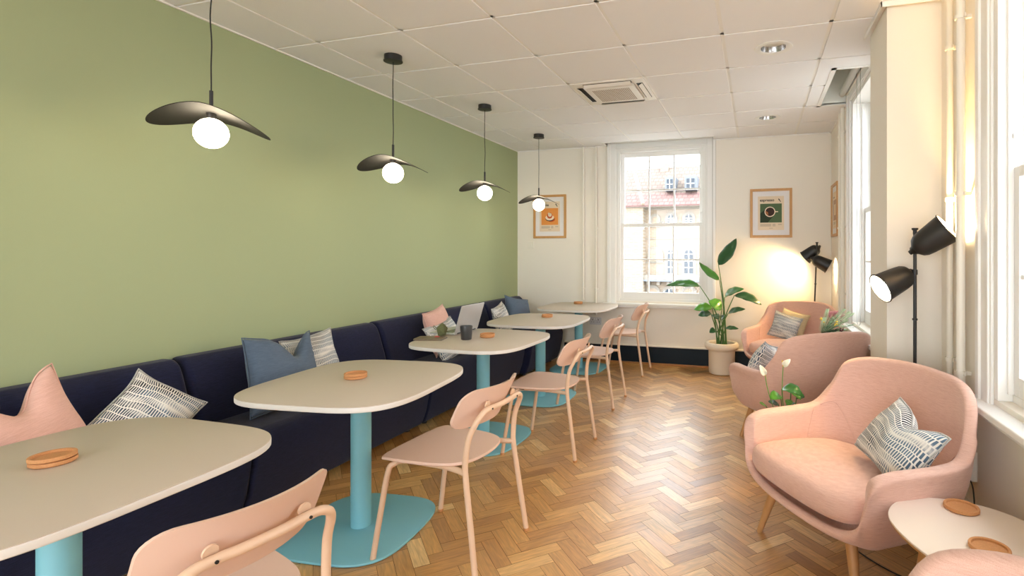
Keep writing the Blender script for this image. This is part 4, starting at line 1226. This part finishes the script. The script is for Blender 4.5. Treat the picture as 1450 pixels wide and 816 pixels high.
# ------------------------------------------------------------------ plants
def leaf(b, base, tip, w, sag=.0, up=(0, 0, 1), curl=.25, n=14, mi=0, fold=.25, peak=.42):
    """leaf blade from base to tip, arched by sag, folded on its midrib"""
    base = Vector(base); tip = Vector(tip); d = tip-base; L_ = d.length
    side = d.cross(Vector(up)); side = side.normalized() if side.length > 1e-5 else Vector((1, 0, 0))
    nrm = side.cross(d).normalized()
    vs = []; fs = []; m = 6
    for i in range(n+1):
        t_ = i/n
        c = base.lerp(tip, t_) + nrm*(sag*4*t_*(1-t_))
        ww = w*(max(0, math.sin(PI*t_**(math.log(.5)/math.log(peak))))**.75)+.0008
        for k in range(-m//2, m//2+1):
            s = k/(m/2)
            off = side*(ww*s) + nrm*(fold*ww*abs(s)**1.3 + .06*ww*math.sin(t_*17+k))
            if curl: off = off - nrm*(curl*ww*s*s*t_)
            vs.append(c+off)
    q = m+1
    for i in range(n):
        for k in range(m): fs.append((i*q+k, i*q+k+1, (i+1)*q+k+1, (i+1)*q+k))
    N0 = len(vs); vs2 = [v-nrm*.0012 for v in vs]
    fs2 = [tuple(N0+i for i in f[::-1]) for f in fs]
    edge = [k for k in range(q)] + [i*q+m for i in range(1, n+1)] + [n*q+k for k in range(m-1, -1, -1)] + [i*q for i in range(n-1, 0, -1)]
    fe = [(edge[i], edge[(i+1) % len(edge)], N0+edge[(i+1) % len(edge)], N0+edge[i]) for i in range(len(edge))]
    b.add(vs+vs2, fs+fs2+fe, mi)

PX_, PY_ = -.372, 5.88
t = thing('potted_strelitzia', 'tall broad-leaved plant in a cream pot below the right side of the far window', 'plant', (PX_, PY_, 0))
b = MB(); b.lathe([(.001, 0), (.118, 0), (.132, .008), (.140, .04), (.142, .25), (.150, .262), (.172, .272), (.182, .290), (.182, .318), (.170, .338), (.150, .342), (.138, .335), (.132, .30), (.001, .30)], 56); b.build('pot', M['pot'], t)
b = MB(); b.lathe([(.001, .308), (.06, .312), (.131, .302)], 30); b.build('soil', M['soil'], t)
def rel(x, z, dy=0): return Vector((x-PX_, dy, z))
stems = [ # stem end (leaf base), leaf tip, width, material, sag
    ((-.405, 1.185, -.02), (-.215, 1.475, -.03), .060, 'leafd', -.02),
    ((-.395, 1.02, .00), (-.61, 1.215, -.05), .045, 'leaf', -.02),
    ((-.60, .955, -.08), (-.945, .965, -.22), .048, 'leaf', .035),
    ((-.345, .83, .05), (-.135, .93, -.03), .05, 'leaf', .03),
    ((-.235, .86, -.05), (.045, .77, -.10), .05, 'leafd', .04),
    ((-.36, .72, -.12), (-.50, .80, -.16), .07, 'leafl', .01),
    ((-.47, .72, -.05), (-.66, .70, -.12), .05, 'leafl', .02),
    ((-.30, .665, -.05), (-.12, .72, -.10), .035, 'leafd', .02),
    ((-.49, .655, .0), (-.62, .63, -.06), .042, 'leafd', .01),
    ((-.46, .64, .04), (-.40, .60, -.10), .035, 'leafd', .01),
    ((-.33, .50, -.04), (-.19, .505, -.08), .025, 'leafd', .01),
    ((-.37, .60, -.09), (-.33, .64, -.12), .03, 'leafd', .01),
    ((-.42, .47, -.06), (-.49, .46, -.15), .035, 'leafd', .02)]
for k, (e, tip, w_, mm, sag) in enumerate(stems):
    q = MB(); a = 2*PI*k/len(stems)
    s0 = Vector((.05*math.cos(a), .04*math.sin(a), .305)); e_ = rel(e[0], e[1], e[2])
    mid_ = s0.lerp(e_, .55); mid_.x = s0.x + (e_.x-s0.x)*.35; mid_.y = s0.y+(e_.y-s0.y)*.4
    q.tube(crom([tuple(s0), tuple(mid_), tuple(e_)], 8), [.0085-.0045*i/16 for i in range(17)], 8); so = q.build('stem', M['stem'], t, angle=180)
    q = MB(); leaf(q, e_, rel(tip[0], tip[1], tip[2]), w_*1.25, sag, up=(0.15, -.75, 1), curl=.3)
    lo = q.build('leaf', M[mm], t, angle=180)

# peace lily behind the foreground armchair
t = thing('peace_lily', 'leafy plant with two white spathe flowers rising behind the foreground armchair', 'plant', (.17, 3.20, 0))
b = MB(); b.lathe([(.001, 0), (.085, 0), (.09, .01), (.115, .22), (.115, .23), (.105, .23), (.10, .2), (.001, .2)], 40); b.build('pot', M['pot'], t)
b = MB(); b.lathe([(.001, .205), (.102, .203)], 24); b.build('soil', M['soil'], t)
def pr(u, v, y):   # world point seen at pixel (u,v) at world depth y, relative to the plant
    c_, s_ = math.cos(TH), math.sin(TH); a = (u-PXC)/F; bb = -(v-V0)/F
    r = Vector((a*c_-s_, a*s_+c_, bb)); k = y/r.y
    return Vector((r.x*k-.17, y-3.20, CAMZ+r.z*k))
for k, (bs, tp, w_, mm, sag) in enumerate([((1107, 551), (1138, 562), .036, 'leaf', .03), ((1105, 560), (1091, 565), .036, 'leafl', .01), ((1120, 552), (1134, 566), .022, 'leafl', .01), ((1128, 563), (1139, 563), .026, 'leafd', .005),
        ((1084, 574), (1076, 571), .018, 'leafl', 0), ((1102, 572), (1088, 569), .022, 'leafd', 0), ((1118, 566), (1116, 574), .02, 'leafl', 0), ((1112, 575), (1126, 571), .02, 'leaf', .0)]):
    yy = 3.16+.02*(k % 4)
    B_, T_ = pr(bs[0], bs[1], yy), pr(tp[0], tp[1], yy-.04)
    q = MB(); q.tube(crom([(.02*math.cos(k), .02*math.sin(k), .2), tuple(B_.lerp(Vector((0, 0, .2)), .4)), tuple(B_)], 6), .003, 6); q.build('stem', M['stem'], t, angle=180)
    q = MB(); leaf(q, B_, T_, w_, sag, up=(0, -.6, 1)); q.build('leaf', M[mm], t, angle=180)
for (p0, p1, lt) in (((1090, 562), (1083.5, 532), (1076, 517)), ((1108, 560), (1109, 519), (1119, 509))):
    A_, B_, C_ = pr(*p0, 3.14), pr(*p1, 3.14), pr(*lt, 3.12)
    q = MB(); q.tube(crom([(0, 0, .2), tuple(A_), tuple(B_)], 8), .0022, 8); q.build('flower_stem', M['leafl'], t, angle=180)
    q = MB(); leaf(q, B_, C_, .017, .008, up=(0, -1, .4), fold=.5); q.build('spathe', M['petal'], t, angle=180)
    q = MB(); q.tube([tuple(B_), tuple(B_+Vector((-.006, -.004, .034)))], [.004, .003], 8); q.build('spadix', M['yel'], t)

# side table and flower arrangement between the two far armchairs
t = thing('side_table', 'small round blush side table between the two far armchairs', 'table', (.52, 4.62, 0))
b = MB(); b.slab([(.20*math.cos(2*PI*k/48), .20*math.sin(2*PI*k/48)) for k in range(48)], .435, .45, .004); b.build('tabletop', M['ctop'], t)
for k in range(3):
    a = k*2*PI/3+.4; b = MB(); b.tube([(.11*math.cos(a), .11*math.sin(a), .436), (.16*math.cos(a), .16*math.sin(a), 0)], [.016, .010], 14); b.build('leg', M['oak'], t)
VX, VY = .50, 4.62
t = thing('flower_vase', 'vase of pink protea, pale fern and eucalyptus on the side table by the pier window', 'flowers', (VX, VY, .45))
b = MB(); b.lathe([(.001, 0), (.04, 0), (.052, .03), (.055, .08), (.035, .14), (.03, .17), (.034, .18), (.028, .18), (.025, .15), (.001, .15)], 32); b.build('vase', M['pot'], t)
def pv(u, v, y=VY):
    c_, s_ = math.cos(TH), math.sin(TH); a = (u-PXC)/F; bb = -(v-V0)/F
    r = Vector((a*c_-s_, a*s_+c_, bb)); k = y/r.y
    return Vector((r.x*k-VX, y-VY, CAMZ+r.z*k-.45))
top_ = Vector((0, 0, .17))
def sprig(u, v, kind, dy=0):
    e_ = pv(u, v, VY+dy)
    q = MB(); c = crom([tuple(top_), tuple(top_.lerp(e_, .55)+Vector((0, 0, .02))), tuple(e_)], 6); q.tube(c, .0018, 6)
    st = q.build('stem', M['stem'], t, angle=180)
    q = MB()
    if kind == 'protea':
        d = (e_-top_).normalized()
        for k in range(14):
            a = 2*PI*k/14; o_ = Vector((math.cos(a), math.sin(a), 0)); rr = .010 if k % 2 else .016
            leaf(q, e_-d*.02+o_*.004, e_+d*.03+o_*rr, .006, .003, n=6)
        q.build('protea_flower', M['protea'], t, angle=180)
    elif kind == 'fern':
        for i in range(3, len(c)):
            p = Vector(c[i]); f = (i/len(c))
            for s in (-1, 1):
                for h in (0, .5):
                    pp = p if i+1 >= len(c) else p.lerp(Vector(c[i+1]), h)
                    leaf(q, pp, pp+Vector((s*.028*(1.25-f), -.01, .020)), .0035, .001, n=4)
        q.build('fern_frond', M['pale'], t, angle=180)
    elif kind in ('sage', 'euc', 'dark'):
        for i in range(4, len(c)):
            p = Vector(c[i])
            for s in (-1, 1):
                o_ = Vector((s*.02, random.uniform(-.015, .015), random.uniform(.0, .018)))
                leaf(q, p, p+o_, .009, .001, n=5)
        leaf(q, e_, e_+(e_-top_).normalized()*.025, .009, .001, n=5)
        q.build('leafy_sprig', {'sage': M['sage'], 'euc': M['leafd'], 'dark': M['navyp']}[kind], t, angle=180)
    else:
        for k in range(9):
            p = e_+Vector((random.uniform(-.015, .015), random.uniform(-.015, .015), random.uniform(-.02, .015)))
            R_ = .006; q.lathe([(max(.0003, R_*math.sin(PI*j/6)), R_*math.cos(PI*j/6)) for j in range(7)], 8, c=tuple(p))
        q.build('berry_cluster', {'berry': M['berry'], 'yellow': M['yel']}[kind], t, angle=180)
for a in [(1176, 446, 'protea'), (1182, 445, 'protea', .04), (1193, 449, 'protea', .03), (1172, 440, 'fern'), (1180, 456, 'sage', -.03), (1186, 448, 'sage'), (1187, 462, 'sage', -.04), (1208, 446, 'fern', -.02), (1203, 444, 'fern', .03),
          (1200, 455, 'fern', -.04), (1196, 440, 'fern', .02), (1193, 457, 'berry', -.02), (1192, 466, 'berry', -.05), (1188, 468, 'dark', -.03), (1177, 462, 'sage', -.02), (1168, 452, 'fern', .0), (1171, 463, 'euc', 0), (1214, 467, 'euc', -.02), (1207, 461, 'sage', 0),
          (1198, 468, 'sage', -.05), (1164, 453, 'yellow', 0), (1184, 458, 'yellow', -.04), (1190, 472, 'sage', -.06), (1182, 470, 'euc', -.05), (1179, 452, 'sage', .02)]:
    sprig(*a)

# ------------------------------------------------------------------ outside
def building():
    Y0 = 50.0
    def X(u, y=Y0):
        c_, s_ = math.cos(TH), math.sin(TH); a = (u-PXC)/F; return (a*c_-s_)/(a*s_+c_)*y
    def Zp(v, u=940, y=Y0):
        c_, s_ = math.cos(TH), math.sin(TH); a = (u-PXC)/F; k = y/(a*s_+c_); return CAMZ-(v-V0)/F*k
    root = thing('brick_terrace_building', 'pale brick building with arched windows and tiled roof seen through the far window', 'building', (X(940), Y0, Zp(470)))
    ox, oz = X(940), Zp(470)
    def bx(x0, x1, y0, y1, z0, z1, name, m, parent=root):
        b = MB(); b.box(x0-ox, x1-ox, y0-Y0, y1-Y0, z0-oz, z1-oz); return b.build(name, m, parent, smooth=False)
    eave = Zp(292)
    bx(X(780), X(1060), Y0, Y0+8, Zp(470), eave, 'wall', M['brick'])
    bx(X(780), X(914), Y0-1.2, Y0, Zp(470), eave, 'projecting_bay', M['brick'])
    for v in (294, 296): bx(X(780), X(1060), Y0-1.35 if v == 294 else Y0-.15, Y0-.001, Zp(v+1), Zp(v-1), 'cornice', M['stone'])
    # roof
    def quad(pts, name, m):
        b = MB(); n = 4
        vs = [(x-ox, y-Y0, z-oz) for x, y, z in pts]; vs2 = [(x, y, z-.15) for x, y, z in vs]
        b.add(vs+vs2, [(0, 1, 2, 3), (7, 6, 5, 4), (0, 4, 5, 1), (1, 5, 6, 2), (2, 6, 7, 3), (3, 7, 4, 0)]); b.build(name, m, root, smooth=False)
    quad([(X(780), Y0-1.6, eave), (X(1060), Y0-1.6, eave), (X(1060), Y0+1, Zp(272)), (X(780), Y0+1, Zp(272))], 'roof_lower', M['rooft'])
    quad([(X(780), Y0+1, Zp(272)), (X(1060), Y0+1, Zp(272)), (X(1050), Y0+5, Zp(234, y=Y0+5)), (X(790), Y0+5, Zp(242, y=Y0+5))], 'roof_upper', M['roofg'])
    b = MB(); b.box(X(924)-ox, X(936)-ox, 4.2, 5.2, Zp(250)-oz, Zp(222)-oz); b.build('chimney', M['brick'], root, smooth=False)
    # hip ridge
    b = MB(); b.tube([(X(900)-ox, -.2, Zp(246)-oz), (X(916)-ox, -1.8, Zp(291)-oz)], .18, 8); b.build('hip_ridge', M['brick'], root)
    for (u0, u1) in ((941, 955), (969, 986)):
        d = bx(X(u0), X(u1), Y0+.2, Y0+3, Zp(270), Zp(250), 'dormer', M['lead'])
        bx(X(u0+3), X(u1-3), Y0+.1, Y0+.2, Zp(268), Zp(254), 'dormer_window', M['wglass'])
        bx(X((u0+u1)/2-.5), X((u0+u1)/2+.5), Y0+.05, Y0+.1, Zp(268), Zp(254), 'glazing_bar', M['white']); bx(X(u0+3), X(u1-3), Y0+.05, Y0+.1, Zp(261.5), Zp(260.5), 'glazing_bar', M['white'])
    def arch_window(uc, v_top, v_bot, wpx, glazed=True, surround=True):
        xc = X(uc); hw = (X(uc+wpx/2)-X(uc-wpx/2))/2; z0 = Zp(v_bot); z1 = Zp(v_top)-hw
        def shape(hw, z0, z1, y0, y1, name, m):
            pts = [(xc-hw, z0), (xc+hw, z0)] + [(xc+hw*math.cos(PI*k/12), z1+hw*math.sin(PI*k/12)) for k in range(13)]
            b = MB(); n = len(pts)
            b.add([(x-ox, y0-Y0, z-oz) for x, z in pts]+[(x-ox, y1-Y0, z-oz) for x, z in pts], [tuple(range(n)), tuple(range(n, 2*n))[::-1]] + [(k, (k+1) % n, n+(k+1) % n, n+k) for k in range(n)])
            return b.build(name, m, root, smooth=False)
        if surround: shape(hw+.28, z0-.1, z1, Y0-.15, Y0-.002, 'arch_surround', M['stone'])
        shape(hw, z0, z1, Y0-.2, Y0-.14, 'window' if glazed else 'blind_arch', M['wglass'] if glazed else M['brick'])
        if glazed:
            b = MB(); b.box(xc-.05-ox, xc+.05-ox, -.26, -.2, z0-oz, z1+hw-oz)
            for f in (.0, .33, .66, 1): z = z0+(z1-z0)*f; b.box(xc-hw-ox, xc+hw-ox, -.26, -.2, z-.04-oz, z+.04-oz)
            b.build('window_bars', M['white'], root, smooth=False)
    for uc in (950.5, 975.5): arch_window(uc, 305, 319, 10)
    arch_window(928, 307, 320, 7, False)
    for uc in (950.5, 975.5): arch_window(uc, 354, 388, 9 if uc < 960 else 12)
    arch_window(928, 353, 370, 14, False)
    arch_window(948, 409, 428, 13); arch_window(925, 408, 428, 12, False); arch_window(976, 408, 428, 14, False); arch_window(1004, 354, 388, 12); arch_window(1004, 305, 319, 10)
    bx(X(914), X(1060), Y0-.9, Y0, Zp(396), Zp(389), 'balcony', M['stone'])
    bx(X(914), X(1060), Y0-1.1, Y0, Zp(398), Zp(396), 'balcony_ledge', M['lead'])
    for k in range(9):
        bx(X(918+k*14), X(922+k*14), Y0-.8, Y0, Zp(403), Zp(398), 'bracket', M['stone'])
    for v in (338, 372): bx(X(914), X(1060), Y0-.08, Y0-.001, Zp(v+.8), Zp(v-.8), 'string_course', M['stone'])
building()
b = MB(); b.box(-60, 60, 7.5, 58, -5.3, -5.2); b.box(1.8, 60, -30, 7.5, -5.3, -5.2)  # unseen ground, added to cut sky light on the facade; pale for bounce
struct(b.build('ground', mat('pale_paving', srgb(170, 166, 158), .9, var=.1, vscale=.5), smooth=False))

# ------------------------------------------------------------------ light
w = bpy.data.worlds.new('sky'); SC.world = w; w.use_nodes = True
bg = w.node_tree.nodes['Background']; bg.inputs['Color'].default_value = (.93, .965, 1, 1); bg.inputs['Strength'].default_value = 7.6
sd = bpy.data.lights.new('sun', 'SUN'); sd.energy = 0.5; sd.angle = D(3); sd.color = (1, .96, .9)
so = bpy.data.objects.new('sun', sd); COL.objects.link(so); so.location = (-6, 2, 8); so.rotation_euler = (Vector((-1, -.8, .75))).to_track_quat('Z', 'Y').to_euler()

SC.view_settings.view_transform = 'Standard'; SC.view_settings.look = 'None'; SC.view_settings.gamma = 1
SC.view_settings.use_curve_mapping = False; SC.view_settings.exposure = -0.06
SC.cycles.max_bounces = 10; SC.cycles.diffuse_bounces = 6; SC.cycles.glossy_bounces = 4; SC.cycles.transparent_max_bounces = 12
SC.cycles.caustics_reflective = False; SC.cycles.caustics_refractive = False
SC.cycles.sample_clamp_indirect = 6
